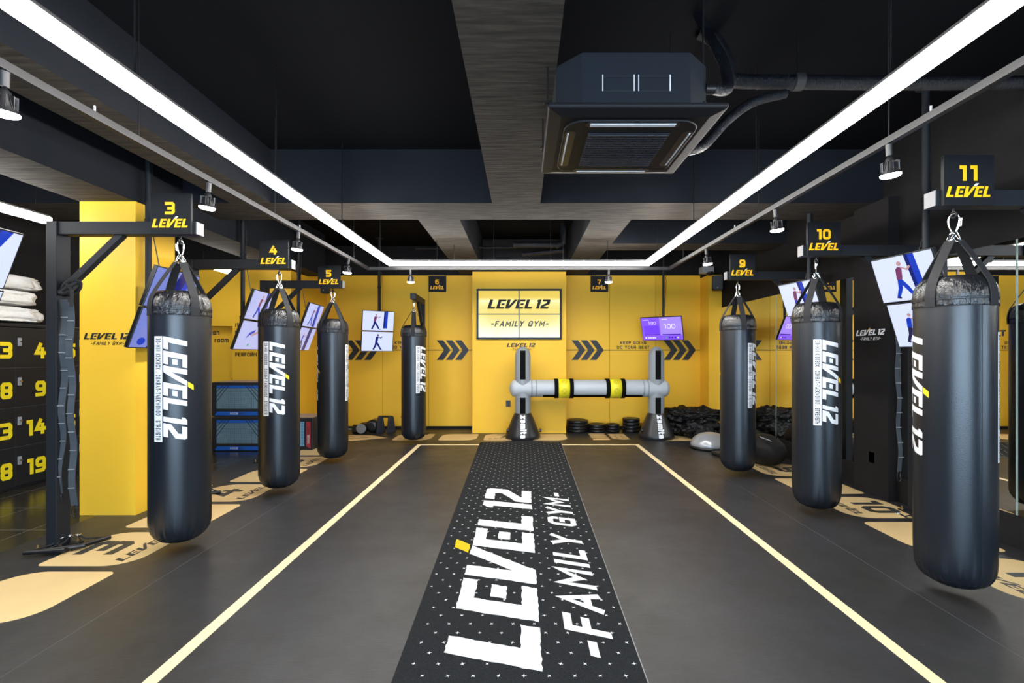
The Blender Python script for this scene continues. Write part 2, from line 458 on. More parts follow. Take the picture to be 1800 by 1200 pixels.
# ================================================================== ROOM SHELL
FH = 3.10   # beam soffit
SL = 3.67   # slab
MX = 3.83   # mirror plane
BY = 9.90   # back wall
PY = 9.33   # pilaster front
RY = -3.2   # front (street) wall behind the camera
struct(MB().box((-3.95, RY, -.08), (MX+.3, BY+.2, 0), m_floor), 'floor')
struct(MB().box((-7.0, RY, -.08), (-3.95, BY+.2, -.001), m_tile), 'floor')
sm = MB()
for x in (-2.42, 2.47): sm.box((x-.002, .5, 0), (x+.002, 8.3, .0007), m_lockedge)
struct(sm, 'floor_seam')
struct(MB().box((-7.2, RY, SL), (MX+.5, BY+.3, SL+.12), m_ceil), 'ceiling')
# beams
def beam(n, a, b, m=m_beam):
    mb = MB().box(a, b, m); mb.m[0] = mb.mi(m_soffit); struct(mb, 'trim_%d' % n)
CY0, CY1 = 5.22, 5.86
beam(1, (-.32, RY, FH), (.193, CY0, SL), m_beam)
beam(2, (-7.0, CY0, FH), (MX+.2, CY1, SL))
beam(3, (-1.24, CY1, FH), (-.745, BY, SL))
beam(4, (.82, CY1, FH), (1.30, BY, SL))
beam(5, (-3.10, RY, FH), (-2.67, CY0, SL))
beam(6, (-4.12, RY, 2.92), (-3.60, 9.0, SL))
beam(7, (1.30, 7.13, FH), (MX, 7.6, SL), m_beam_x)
# walls
wb = MB().box((-3.93, BY, 0), (3.70, BY+.15, FH-.02), m_yellow)
wb.box((-3.93, BY-.02, FH-.02), (MX, BY+.15, SL), m_black_wall)
struct(wb, 'wall_back')
struct(MB().box((-.945, PY, 0), (.83, BY, 3.06), m_yellow), 'wall_pilaster')
struct(MB().box((-.955, PY-.03, 3.06), (.84, BY, SL), m_black_wall), 'trim_8')
# left rear yellow wall with a recessed door opening (X -5.83..-4.93)
wl = MB().box((-4.93, 8.37, 0), (-3.93, BY+.15, 3.08), m_yellow).box((-7.0, 8.37, 0), (-5.83, 8.6, 3.08), m_yellow)
wl.box((-5.83, 8.37, 1.975), (-4.93, 8.6, 3.08), m_yellow).box((-7.0, 8.37, 3.08), (-3.93, BY, SL), m_black_wall)
struct(wl, 'wall_left_rear')
struct(MB().box((-3.93, BY-.025, 0), (-.945, BY-.001, .05), m_black_wall).box((.83, BY-.025, 0), (3.58, BY-.001, .05), m_black_wall), 'baseboard_back')
struct(MB().box((-6.05, RY, 0), (-7.0, 8.37, SL), m_black_wall), 'wall_left')
struct(MB().box((3.58, 9.45, 0), (MX+.03, BY+.1, 3.02), m_yellow).box((3.58, 9.45, 3.02), (MX+.1, BY+.1, SL), m_black_wall), 'wall_corner_column')
struct(MB().box((MX+.03, RY, 0), (MX+.25, BY+.1, SL), m_black_wall).box((MX, RY, 2.39), (MX+.04, 9.45, SL), m_black_wall), 'wall_right')
struct(MB().box((MX-.02, RY, 0), (MX+.03, 9.45, .245), m_black_wall), 'baseboard_right')
# column clad yellow
struct(MB().box((-4.12, 4.58, 0), (-3.60, 5.10, 2.92), m_yellow2), 'wall_column_left')
# dark pillar between the mirrors
struct(MB().box((3.72, 5.0, 0), (MX+.05, 5.52, 3.1), m_black_wall), 'wall_column_right')
# street wall with a shopfront window opening and glass, behind the camera
rw = MB().box((-7.0, RY-.2, 0), (-3.2, RY, SL), m_black_wall).box((3.0, RY-.2, 0), (MX+.25, RY, SL), m_black_wall)
rw.box((-3.2, RY-.2, 2.75), (3.0, RY, SL), m_black_wall).box((-3.2, RY-.2, 0), (3.0, RY, .35), m_black_wall)
struct(rw, 'wall_front')
wf = MB()
for x in (-3.2, -1.13, .93, 2.94): wf.box((x, RY-.13, .35), (x+.06, RY-.07, 2.75), m_steel)
for z in (.35, 2.69): wf.box((-3.2, RY-.13, z), (3.0, RY-.07, z+.06), m_steel)
struct(wf, 'window_1')
# recessed door
struct(MB().box((-5.83, 8.52, 0), (-4.93, 8.57, 1.975), m_yellow), 'door_1')
dh = MB().cyl((-4.99, 8.52, 1.02), (-4.99, 8.46, 1.02), .018, m_dkmetal).cyl((-5.0, 8.465, 1.02), (-5.14, 8.465, 1.02), .010, m_dkmetal, 12).box((-5.015, 8.505, .97), (-4.965, 8.52, 1.09), m_dkmetal)
t = thing('door_handle', 'black lever handle on the recessed yellow door above the blue foam box', 'door handle', (-4.99, 8.52, 1.02))
o = dh.build('lever'); o.parent = t; o.location = (4.99, -8.52, -1.02)
# mirrors
def mirror(y0, y1, label):
    mb = MB().box((MX, y0+.004, .25), (MX+.03, y1-.004, 2.39), m_mirror)
    for y in (y0, y1-.004): mb.box((MX-.0006, y+.001, .25), (MX+.02, y+.0035, 2.39), m_glassedge)
    tag(mb.build('wall_mirror'), label, 'mirror', 'mirror panels along the right wall')
mirror(7.43, 9.45, 'frameless mirror panel on right wall ending at the yellow corner column')
mirror(5.53, 7.42, 'frameless mirror panel directly behind the black pillar, between two mirror seams')
mirror(3.815, 4.99, 'frameless mirror panel in front of the black pillar, behind the level 11 bag')
mirror(1.2, 3.805, 'frameless mirror panel nearest the camera at the right edge of the photo')

# panel joints on the back wall and the thin horizontal line
pj = MB()
for x in (-2.81, -1.88, 1.76, 2.68): pj.box((x-.002, BY-.0015, .05), (x+.002, BY, 3.06), m_beam)
struct(pj, 'trim_9')
struct(MB().box((-3.93, BY-.006, 1.572), (-.945, BY, 1.584), m_beam).box((.83, BY-.006, 1.572), (3.58, BY, 1.584), m_beam), 'trim_10')

# ================================================================== WALL LETTERING
def chev(x, label):
    mb = MB()
    for k in range(3):
        a = k*.185
        mb.slab([(a,-.2),(a+.13,-.2),(a+.28,0),(a+.13,.2),(a,.2),(a+.15,0)], m_ink, (x, BY-.007, 1.578), (1,0,0), (0,0,1), .003)
    tag(mb.build('chevron_sticker'), label, 'wall sticker', 'triple chevron arrows on the back wall')
chev(-3.55, 'triple black chevron arrow on yellow wall, leftmost, partly behind hanging double screen')
chev(-1.72, 'triple black chevron arrow on yellow wall between the level 6 bag and the video wall')
chev(.99, 'triple black chevron arrow on yellow wall just right of the video wall')
chev(2.86-.02, 'triple black chevron arrow on yellow wall below the purple screen')
def kg(x, label):
    mb = MB()
    for s_, z in (('KEEP GOING', 1.695), ('DO YOUR BEST', 1.605)):
        t_, w = text(s_, .062, .2, 1.15, .2, 0, 'c'); mb.polys(t_, m_ink, (x, BY-.008, z), (1,0,0), (0,0,1))
    tag(mb.build('wall_lettering'), label, 'lettering')
kg(2.23, 'small black KEEP GOING DO YOUR BEST lettering left of purple screen')
kg(-2.3, 'small black KEEP GOING DO YOUR BEST lettering partly hidden behind level 6 bag')
mb = MB(); gym_mark(mb, (-.02, PY-.003, 1.63), (1,0,0), (0,0,1), .075, m_ink, m_gold)
tag(mb.build('wall_lettering'), 'small black LEVEL 12 FAMILY GYM lettering under the video wall', 'lettering')
mb = MB(); gym_mark(mb, (-3.86, 4.577, 1.635), (1,0,0), (0,0,1), .060, m_ink, m_gold)
tag(mb.build('wall_lettering'), 'black LEVEL 12 FAMILY GYM lettering on the yellow column', 'lettering')
mb = MB(); gym_mark(mb, (3.717, 5.26, 1.70), (0,-1,0), (0,0,1), .060, m_white, m_gold)
tag(mb.build('wall_lettering'), 'white LEVEL 12 FAMILY GYM lettering on the black pillar', 'lettering')
t = thing('wall_lettering', '', 'lettering')
for k, s_ in enumerate(('Women', 'locker room')):
    t_, w = text(s_, .085, .17, 1., .14, 0, 'r'); MB().polys(t_, m_ink, (-5.24+.16*k, 8.515, 1.83-.13*k), (1,0,0), (0,0,1)).build('text_line', t)
tag(t, 'black Women locker room lettering on recessed yellow door', 'lettering')
t = thing('wall_lettering', 'five lines of small black lettering behind the hanging double screen', 'lettering')
for k, s_ in enumerate(('IT TAKES', 'LEVEL U', 'every DAY', 'to be here', 'PERFORM')):
    if k == 2: s_ = 'EVERY DAY'
    if k == 3: s_ = 'TO BE HERE'
    t_, w = text(s_, .065, .2, 1., .16, 0, 'l'); MB().polys(t_, m_ink, (-4.88, 8.366, 1.96-.125*k), (1,0,0), (0,0,1)).build('text_line', t)
t = thing('wall_lettering', 'black KEEP GOING DO YOUR BEST lettering on the mirror behind level 11 bag', 'lettering')
for s_, z in (('KEEP GOING', 1.722), ('DO YOUR BEST', 1.642)):
    t_, w = text(s_, .048, .24, 1.5, .2, 0, 'r'); MB().polys(t_, m_ink, (MX-.003, 3.90 if s_[0] == 'D' else 3.97, z), (0,-1,0), (0,0,1)).build('text_line', t)
MB().polys(stroke([(0,.03),(.02,0),(.08,.06)], .014), m_ink, (MX-.003, 4.03, 1.585), (0,-1,0), (0,0,1)).build('tick_mark', t)

def outlet(loc, rz, label):
    mb = MB().box((-.045, -.008, -.06), (.045, 0, .06), m_outlet)
    t = thing('wall_outlet', label, 'power outlet', loc, rz)
    mb.build('cover_plate', t, bevel=.003)
    for z in (-.028, .028): MB().cyl((0, -.0095, z), (0, -.007, z), .018, m_ink, 16).build('socket', t)
outlet((-.265, PY, .56), 0, 'black power outlet on yellow pilaster left of the inflatable post')
outlet((3.72, 5.24, .40), R(90)*-1+PI, 'black power outlet low on the black pillar')

# ================================================================== FLOOR MARKINGS
def ftile(x0, y0, side, label, num=None, grp='blank beige floor squares'):
    s = .66
    # side -1 = left row (small radii near-left and far-right), +1 = right row
    rs = (.05, .2, .05, .2) if side < 0 else (.2, .05, .2, .05)
    if side == 0: rs = (.05, .2, .05, .2)
    mb = MB().slab(rounded(0, 0, s, s, rs), m_beige, (x0, y0, 0), (1,0,0), (0,1,0), .0016)
    if num:
        if side < 0: o_, xd, yd = Vector((x0+s*.5, y0+s*.5, 0)), Vector((0,1,0)), Vector((-1,0,0))
        elif side > 0: o_, xd, yd = Vector((x0+s*.5, y0+s*.5, 0)), Vector((0,-1,0)), Vector((1,0,0))
        else: o_, xd, yd = Vector((x0+s*.5, y0+s*.5, 0)), Vector((1,0,0)), Vector((0,1,0))
        t_, w = text(num, .30, .235, 1.4 if len(num) == 1 else 1.15, .16, 0, 'c'); mb.polys(t_, m_floorink, o_-yd*.055, xd, yd, .0022)
        l, a, w = level(.078, 1.2, False, .34, 'c'); mb.polys(l+a, m_floorink, o_-yd*.23, xd, yd, .0022)
    o = mb.build('floor_sticker')
    tag(o, label, 'floor sticker', grp if not num else 'numbered beige floor squares')
LX, RX = -3.45, 3.03
ftile(LX, 3.48, -1, 'beige floor square numbered 3 under the level 3 bag', '3')
ftile(LX, 5.0, -1, 'beige floor square numbered 4 under the level 4 bag', '4')
ftile(LX, 6.52, -1, 'beige floor square numbered 5 under the level 5 bag', '5')
ftile(LX, 2.73, -1, 'blank beige floor square at the left edge in front of number 3 square')
ftile(LX, 4.25, -1, 'blank beige floor square between numbers 3 and 4')
ftile(LX, 5.77, -1, 'blank beige floor square between numbers 4 and 5')
ftile(LX, 7.29, -1, 'blank beige floor square beyond the number 5 square')
ftile(RX, 2.95, 1, 'beige floor square numbered 11 under the level 11 bag', '11')
ftile(RX, 4.5, 1, 'beige floor square numbered 10 under the level 10 bag', '10')
ftile(RX, 6.05, 1, 'beige floor square numbered 9 under the level 9 bag', '9')
ftile(RX, 3.73, 1, 'blank beige floor square between numbers 11 and 10')
ftile(RX, 5.28, 1, 'blank beige floor square between numbers 10 and 9')
ftile(RX, 7.6, 1, 'beige floor square numbered 8 beside the silver half ball', '8')
ftile(-2.28, 8.56, 0, 'beige floor square numbered 6 under the level 6 bag', '6')
ftile(-1.47, 8.56, 0, 'blank beige floor square right of the level 6 bag')
ftile(-.68, 8.56, 0, 'beige floor square numbered 7 under the left inflatable post', '7')
ftile(.14, 8.56, 0, 'blank beige floor square between the two inflatable posts')
ftile(2.35, 8.5, 0, 'blank beige floor square right of the right inflatable post')
mb = MB().slab([(-3.45, 8.5), (-2.95, 8.5), (-2.42, 8.80), (-2.80, 9.10), (-3.45, 9.10)], m_beige, (0,0,0), (1,0,0), (0,1,0), .0016)
mb.polys(stroke([(-3.3,9.0),(-2.75,8.83),(-3.3,8.66)], .04), m_floorink, (0,0,0), (1,0,0), (0,1,0), .0022)
tag(mb.build('floor_sticker'), 'beige arrow shaped floor sticker in front of the floor rollers', 'floor sticker')
mb = MB()
for s_, x in (('KEEP', 1.60), ('GOING', 1.24)):
    t_, w = text(s_, .30, .26, .68, .10, 0, 'c')
    mb.polys(t_, m_beige, (x, 8.93, .0015), (0,-1,0), (1,0,0))
tag(mb.build('floor_lettering'), 'large beige KEEP GOING lettering on floor in front of weight plates', 'lettering')
mb = MB()
mb.slab([(-1.735, .3), (-1.665, .3), (-1.665, 8.10), (-1.735, 8.17)], m_line, (0,0,0), (1,0,0), (0,1,0), .0014)
mb.slab([(1.865, .3), (1.935, .3), (1.935, 8.17), (1.865, 8.10)], m_line, (0,0,0), (1,0,0), (0,1,0), .0014)
mb.slab([(-1.735, 8.17), (-1.665, 8.10), (1.865, 8.10), (1.935, 8.17)], m_line, (0,0,0), (1,0,0), (0,1,0), .0014)
tag(mb.build('floor_line'), 'long beige boundary line framing the training floor', 'floor line')

# ================================================================== CARPET RUNNER
mb = MB()
cx = lambda y, s: (-.572-.0195*(y-1)) if s < 0 else (.553+.0135*(y-1))
rows = [1.0, 2.2, 4, 6, 8.32]
vs = [(cx(y, -1), y) for y in rows]+[(cx(y, 1), y) for y in rows[::-1]]
mb.slab(vs, m_carpet, (0,0,0), (1,0,0), (0,1,0), .008)
mb.slab([(cx(1,1), 1.), (cx(1,1)+.006, 1.), (cx(8.32,1)+.006, 8.32), (cx(8.32,1), 8.32)], m_greyr, (0,0,0), (1,0,0), (0,1,0), .006)
rnd = random.Random(5)
y = 1.05; k = 0
while y < 8.28:
    x = -.70+(.059 if k % 2 else 0)
    while x < .7:
        if cx(y, -1)+.03 < x < cx(y, 1)-.03:
            a = rnd.random()*PI; st = []
            for q in range(8):
                rr_ = (.0125 if q % 2 == 0 else .0042)*(.75+.5*rnd.random()); st.append((x+rr_*math.cos(a+q*PI/4), y+rr_*math.sin(a+q*PI/4)))
            mb.polys([st], m_carpetw, (0,0,.0088), (1,0,0), (0,1,0))
        x += .118
    y += .088; k += 1
def jag(ps, amp=.004, st=.03):
    out = []
    for p in ps:
        q = []
        for i in range(len(p)):
            a = Vector(p[i-1]); b = Vector(p[i]); n = max(1, int((b-a).length/st))
            for j in range(n):
                c = a.lerp(b, j/n); q.append((c.x+rnd.uniform(-amp, amp), c.y+rnd.uniform(-amp, amp)))
        out.append(q)
    return out
l, a, w = level(.485, 3.17/(7.39*.485), True, .34)
co = Vector((.095, 2.31, .0095))
mb.polys(jag(l), m_carpetw, co, (0,1,0), (-1,0,0)); mb.polys(jag(a), m_carpety, co, (0,1,0), (-1,0,0))
t_, w = text('-FAMILY GYM-', .245, .19, 1., .2, .3)
kx = 2.86/w
t_ = [[(p[0]*kx, p[1]) for p in f] for f in t_]
mb.polys(t_, m_carpetw, (.475, 2.38, .0095), (0,1,0), (-1,0,0))
tag(mb.build('carpet_runner'), 'long black carpet runner with white LEVEL 12 FAMILY GYM print on the floor', 'carpet')

# ================================================================== PUNCHING BAGS
BR = .205
def curved(mb, ps, m, a0, ztop, r):
    """ps: 2-D polys with u = down the bag, v = around (to the right)"""
    bm = bmesh.new()
    for p in ps:
        vv = [bm.verts.new((q[0], q[1], 0)) for q in p]
        try: bm.faces.new(vv)
        except ValueError: pass
    bm.normal_update(); bmesh.ops.triangulate(bm, faces=bm.faces[:], ngon_method='EAR_CLIP')
    k = -.3
    while k < .5:
        geom = bm.verts[:]+bm.edges[:]+bm.faces[:]
        bmesh.ops.bisect_plane(bm, geom=geom, plane_co=(0, k, 0), plane_no=(0, 1, 0), dist=1e-6)
        k += .012
    bm.verts.ensure_lookup_table()
    vs = []
    for v in bm.verts:
        t = a0+v.co.y/r; vs.append((r*math.cos(t), r*math.sin(t), ztop-v.co.x))
    fs = [[x.index for x in f.verts] for f in bm.faces]
    mb.add(vs, fs, m, True); bm.free()
def bagdr(t, z):
    if z < .22:
        k = (1-z/.22)**.8*min(1, z/.02); return .085*k*(noise.noise(Vector((math.cos(t)*9, math.sin(t)*9, z*3)))-.6*abs(math.sin(t*19+2.2*math.sin(t*5)))**.6+.2)*(1 if z > .004 else 0)
    return .004*noise.noise(Vector((math.cos(t)*1.5, math.sin(t)*1.5, z*2.2)))
def make_bag():
    root = thing('punching_bag', '', 'punching bag', (0,0,0), 0, 'black hanging punching bags')
    mb = MB()
    prof = [(.0001, .012), (.06, .006), (.11, .010), (.145, .028), (.170, .052), (.188, .082), (.195, .10), (.199, .12), (.202, .145), (.204, .17)]
    prof += [(BR, .17+.1*k) for k in range(1, 16)]+[(BR, 1.74)]
    mb.lathe(prof, m_bag, 96, dr=bagdr)
    # seam down the back of the print
    for s_ in (0, PI):
        a0 = s_
        # strip (white box with black lettering) then the big word; u runs down, v to the right
        curved(mb, [[(0, 0), (.765, 0), (.765, .064), (0, .064)]], m_white, a0, 1.545, BR+.0015)
        t_, w = text('30-MIN KICKBOX . COMBAT-TAEKWONDO . STRENGTH', .038, .165, .8, .2)
        kx = .735/w
        t_ = [[(p[0]*kx+.015, p[1]+.014) for p in f] for f in t_]
        curved(mb, t_, m_ink, a0, 1.545, BR+.0026)
        l, a, w = level(.150, .76/(7.39*.150), True, .34)
        off = .072
        curved(mb, [[(p[0], p[1]+off) for p in f] for f in l], m_white, a0, 1.545, BR+.0015)
        curved(mb, [[(p[0], p[1]+off) for p in f] for f in a], m_ybright, a0, 1.545, BR+.0015)
    for t in (-.6, 2.5): mb.tube([((BR+.0005)*math.cos(t), (BR+.0005)*math.sin(t), z) for z in (.14, .6, 1.1, 1.73)], .0016, m_ink, 5)
    mb.build('body', root)
    # wrinkled vinyl top
    def dr(t, z):
        k = 1 if z < 1.78 else 1.6
        return .012*k*noise.noise(Vector((math.cos(t)*9, math.sin(t)*9, z*14)))+.006*math.sin(t*31+3*math.sin(t*4))*(z > 1.76)
    mb = MB()
    prof = [(BR+.001, 1.70), (BR+.004, 1.705), (BR+.004, 1.72), (BR+.002, 1.74), (BR+.005, 1.755), (BR+.003, 1.775), (.204, 1.80), (.198, 1.825), (.186, 1.85), (.170, 1.87), (.150, 1.885), (.10, 1.893), (.0001, 1.895)]
    mb.lathe(prof, m_bagtop, 96, dr=dr)
    for z in (1.702, 1.741, 1.752): mb.lathe([(BR+.0035, z-.0018), (BR+.0065, z), (BR+.0035, z+.0018)], m_web, 64)
    mb.build('top_cover', root)
    # four webbing straps up to the carabiners
    for k in range(4):
        a = R(76)+k*PI/2; c, s_ = math.cos(a), math.sin(a); mb = MB()
        q = lambda r_, z: (r_*c, r_*s_, z)
        mb.strip([q(.211, 1.70), q(.213, 1.76), q(.208, 1.80), q(.196, 1.845), q(.150, 1.93), q(.09, 2.03), q(.045, 2.10), q(.035, 2.115)], .060, (-s_, c, 0), m_web, .005)
        st = mb.build('strap', root)
        # ring of steel joining strap to the big carabiner
        r0 = MB(); pts = []
        for j in range(16):
            t = 2*PI*j/16; u = .016*math.cos(t); vv = .036*math.sin(t)
            base = Vector((c*.020, s_*.020, 2.145)); ax = Vector((c*-.45, s_*-.45, .9)).normalized(); sd = Vector((-s_, c, 0))
            pts.append(base+sd*u+ax*vv)
        r0.tube(pts, .0042, m_chrome, 8, closed=True); r0.build('link', st)
    mb = MB(); pts = []
    for j in range(24):
        t = 2*PI*j/24; vv = math.sin(t); u = (.026+.011*vv)*math.cos(t); pts.append((u, 0, 2.222+.062*vv))
    mb.tube(pts, .0058, m_chrome, 10, closed=True)
    mb.tube([(.034, 0, 2.20), (.037, 0, 2.25)], .0075, m_chrome, 10)
    mb.build('carabiner', root)
    return root
bag0 = make_bag()
BZ = .058
AZ = 2.42   # underside of the arms
# print angle: direction (world, from +x) of the left edge of the white strip, chosen per bag
def place_bag(o, x, y, strip_deg, label, tilt=(0, 0)):
    """strip_deg: angle of strip centre to the right of the line bag->camera"""
    to_cam = math.atan2(-y, -x)
    a = to_cam+R(strip_deg)-.032/BR
    o.scale = (1, 1, 1.018); o.location = (x, y, BZ); o.rotation_euler = (tilt[0], tilt[1], a); o['label'] = label
place_bag(bag0, -2.66, 3.83, -41, 'black punching bag hanging under the LEVEL 3 sign, nearest on the left')
bags = [(-2.64, 5.35, -38, 'black punching bag hanging under the LEVEL 4 sign, in front of the blue foam boxes'),
        (-2.645, 6.87, 61, 'black punching bag hanging under the LEVEL 5 sign, third from front on the left'),
        (-1.83, 8.3, 19, 'black punching bag hanging alone before the back wall beside the LEVEL 6 sign'),
        (2.68, 6.12, 42, 'black punching bag hanging under the LEVEL 9 sign, farthest on the right'),
        (2.78, 4.65, 2, 'black punching bag hanging under the LEVEL 10 sign, showing its whole print'),
        (2.72, 3.10, 81, 'black punching bag hanging under the LEVEL 11 sign, largest and nearest on the right')]
for x, y, sd, lab in bags: place_bag(dup(bag0), x, y, sd, lab)

# ================================================================== BAG BRACKETS
def bolts(mb, pts, m=m_brass):
    for p in pts: mb.cyl(p, (p[0], p[1], p[2]+.03), .007, m, 10); mb.lathe([(.013, 0), (.013, .010)], m, 6, c=(p[0], p[1], p[2]))
def bracket(bx, y, s, label, brace=True):
    """s=-1 left row (post left of the bag), +1 right row"""
    px = bx+s*.95; t = thing('bag_stand', label, 'bag stand', (px, y, 0), 0, 'steel stands carrying the punching bags')
    MB().box((-.04, -.06, .012), (.04, .06, AZ+.10), m_steel).build('post', t, bevel=.004)
    e = -s*(.95+.15)
    arm = MB().box((-s*.04, -.045, AZ), (e, .045, AZ+.10), m_steel).build('arm', t, bevel=.004)
    cap = MB().box((e, -.043, AZ+.002), (e-s*.004, .043, AZ+.098), m_capwhite); cap.build('end_cap', arm)
    eb = MB(); X = -s*.95
    eb.cyl((X, 0, AZ), (X, 0, AZ-.03), .007, m_dkmetal, 10)
    eb.tube([(X+.0*math.cos(q*PI/8), .020*math.cos(q*PI/8), AZ-.043+.020*math.sin(q*PI/8)) for q in range(16)], .006, m_dkmetal, 8, closed=True)
    eb.build('eye_bolt', arm)
    MB().bar((-s*.03, 0, AZ-.44), (-s*.50, 0, AZ+.01), .05, .05, m_steel, up=(0,1,0)).build('brace', t, bevel=.003)
    bp = MB().box((-.11, -.10, 0), (.11, .10, .012), m_steel).build('base_plate', t, bevel=.003)
    for sx in (-1, 1):
        for sy in (-1, 1): b = MB(); bolts(b, [(sx*.085, sy*.075, .012)]); b.build('bolt', bp)
    return t
st3 = bracket(-2.66, 3.83, -1, 'dark steel bag stand of the LEVEL 3 bag, nearest on the left with straps')
bracket(-2.64, 5.35, -1, 'dark steel bag stand of the LEVEL 4 bag, its post behind the level 3 bag')
bracket(-2.645, 6.87, -1, 'dark steel bag stand of the LEVEL 5 bag, farthest on the left')
bracket(2.68, 6.12, 1, 'dark steel bag stand of the LEVEL 9 bag, farthest on the right')
bracket(2.78, 4.65, 1, 'dark steel bag stand of the LEVEL 10 bag, beside the black pillar')
bracket(2.72, 3.10, 1, 'dark steel bag stand of the LEVEL 11 bag, running off the right edge')
# stand of bag 6 comes from the back wall
t = thing('bag_stand', 'dark steel bag stand reaching forward from the back wall behind level 6 bag', 'bag stand', (-1.87, 9.25, 0), 0, 'steel stands carrying the punching bags')
MB().box((-.04, -.04, .012), (.04, .04, AZ+.10), m_steel).build('post', t, bevel=.004)
arm = MB().bar((0, -.04, AZ+.05), (.04, -1.02, AZ+.05), .09, .10, m_steel).build('arm', t, bevel=.004)
eb = MB().cyl((.04, -.95, AZ), (.04, -.95, AZ-.03), .007, m_dkmetal, 10)
eb.tube([(.04+.020*math.cos(q*PI/8), -.95, AZ-.043+.020*math.sin(q*PI/8)) for q in range(16)], .006, m_dkmetal, 8, closed=True); eb.build('eye_bolt', arm)
MB().bar((.0, -.03, AZ-.44), (.02, -.52, AZ+.01), .05, .05, m_steel, up=(1,0,0)).build('brace', t, bevel=.003)
MB().box((-.11, -.10, 0), (.11, .10, .012), m_steel).build('base_plate', t, bevel=.003)

# ================================================================== NUMBER SIGNS
def sign(num, loc, rotz, label, w=.31, h=.31):
    t = thing('level_sign', label, 'sign', loc, rotz, 'black signs with yellow level numbers')
    MB().box((-w/2, -.012, 0), (w/2, .012, h), m_sign).build('board', t, bevel=.002)
    mb = MB(); t_, tw = text(num, .095, .235, 1.25, .26 if num == '11' else .14, .0, 'c')
    mb.polys(t_, m_gold, (-.005, -.0135, .150), (1,0,0), (0,0,1)); mb.build('number', t)
    mb = MB(); l, a, tw = level(.066, .80, False, .34, 'c')
    mb.polys(l, m_gold, (0, -.0135, .050), (1,0,0), (0,0,1)); mb.polys(a, m_goldwhite, (0, -.0137, .050), (1,0,0), (0,0,1)); mb.build('lettering', t)
sz = AZ-.005
sign('3', (-2.685, 3.77, sz), 0, 'square black sign reading 3 LEVEL on the nearest left bag stand')
sign('4', (-2.665, 5.29, sz), 0, 'square black sign reading 4 LEVEL on the second left bag stand')
sign('5', (-2.67, 6.81, sz), 0, 'square black sign reading 5 LEVEL on the farthest left bag stand')
sign('9', (2.71, 6.06, sz), 0, 'square black sign reading 9 LEVEL on the farthest right bag stand')
sign('10', (2.81, 4.59, sz), 0, 'square black sign reading 10 LEVEL on the middle right bag stand')
sign('11', (2.75, 3.04, sz), 0, 'square black sign reading 11 LEVEL on the nearest right bag stand')
sign('6', (-1.70, 9.86, 2.745), 0, 'square black sign reading 6 LEVEL on the back wall left of the video wall', .35, .32)
sign('7', (1.545, 9.86, 2.745), 0, 'square black sign reading 7 LEVEL on the back wall right of the video wall', .35, .32)

# ================================================================== LIGHTS
LZ = 2.75
def rectpath(mb, x0, x1, yn, yf, z0, z1, w, m):
    """U of three bars, outer centre lines x0,x1,yf starting at yn"""
    mb.box((x0-w/2, yn, z0), (x0+w/2, yf+w/2, z1), m); mb.box((x1-w/2, yn, z0), (x1+w/2, yf+w/2, z1), m)
    mb.box((x0+w/2, yf-w/2, z0), (x1-w/2, yf+w/2, z1), m)
LX0, LX1, LY = -1.85, 1.76, 6.93
t = thing('linear_light', 'long white glowing linear ceiling light in a U shape', 'ceiling light', (0, 0, LZ))
mb = MB(); rectpath(mb, LX0, LX1, -2.2, LY, 0, .05, .074, m_led); mb.build('diffuser', t)
mb = MB(); rectpath(mb, LX0, LX1, -2.2, LY, .053, .075, .05, m_track); mb.build('housing', t)
wires = [(x, y) for x in (LX0, LX1) for y in (1.0, 2.35, 3.7, 5.05, 6.4)]+[(x, LY) for x in (-1.2, -.4, .4, 1.2)]
for x, y in wires:
    top = SL-LZ
    if CY0 < y < CY1: top = FH-LZ
    if y > CY1 and (-1.24 < x < -.745 or .82 < x < 1.30): top = FH-LZ
    MB().cyl((x, y, .075), (x, y, top), .0045, m_dkmetal, 6).build('suspension_rod', t)
# side rooms: short linear lamps
for a, b, lab in (((-4.55, 1.2), (-4.55, 4.72), 'short white linear ceiling light above the lockers at the left edge'),
                  ((-4.55, 6.9), (-4.55, 7.66), 'short white linear ceiling light far left beyond level 3 bag')):
    t = thing('linear_light', lab, 'ceiling light', (a[0], a[1], LZ))
    L_ = b[1]-a[1]
    MB().box((-.04, 0, 0), (.04, L_, .055), m_led).build('diffuser', t)
    MB().box((-.03, 0, .055), (.03, L_, .075), m_track).build('housing', t)
    for y in (.12, L_-.12): MB().cyl((0, y, .075), (0, y, SL-LZ), .0045, m_dkmetal, 6).build('suspension_rod', t)
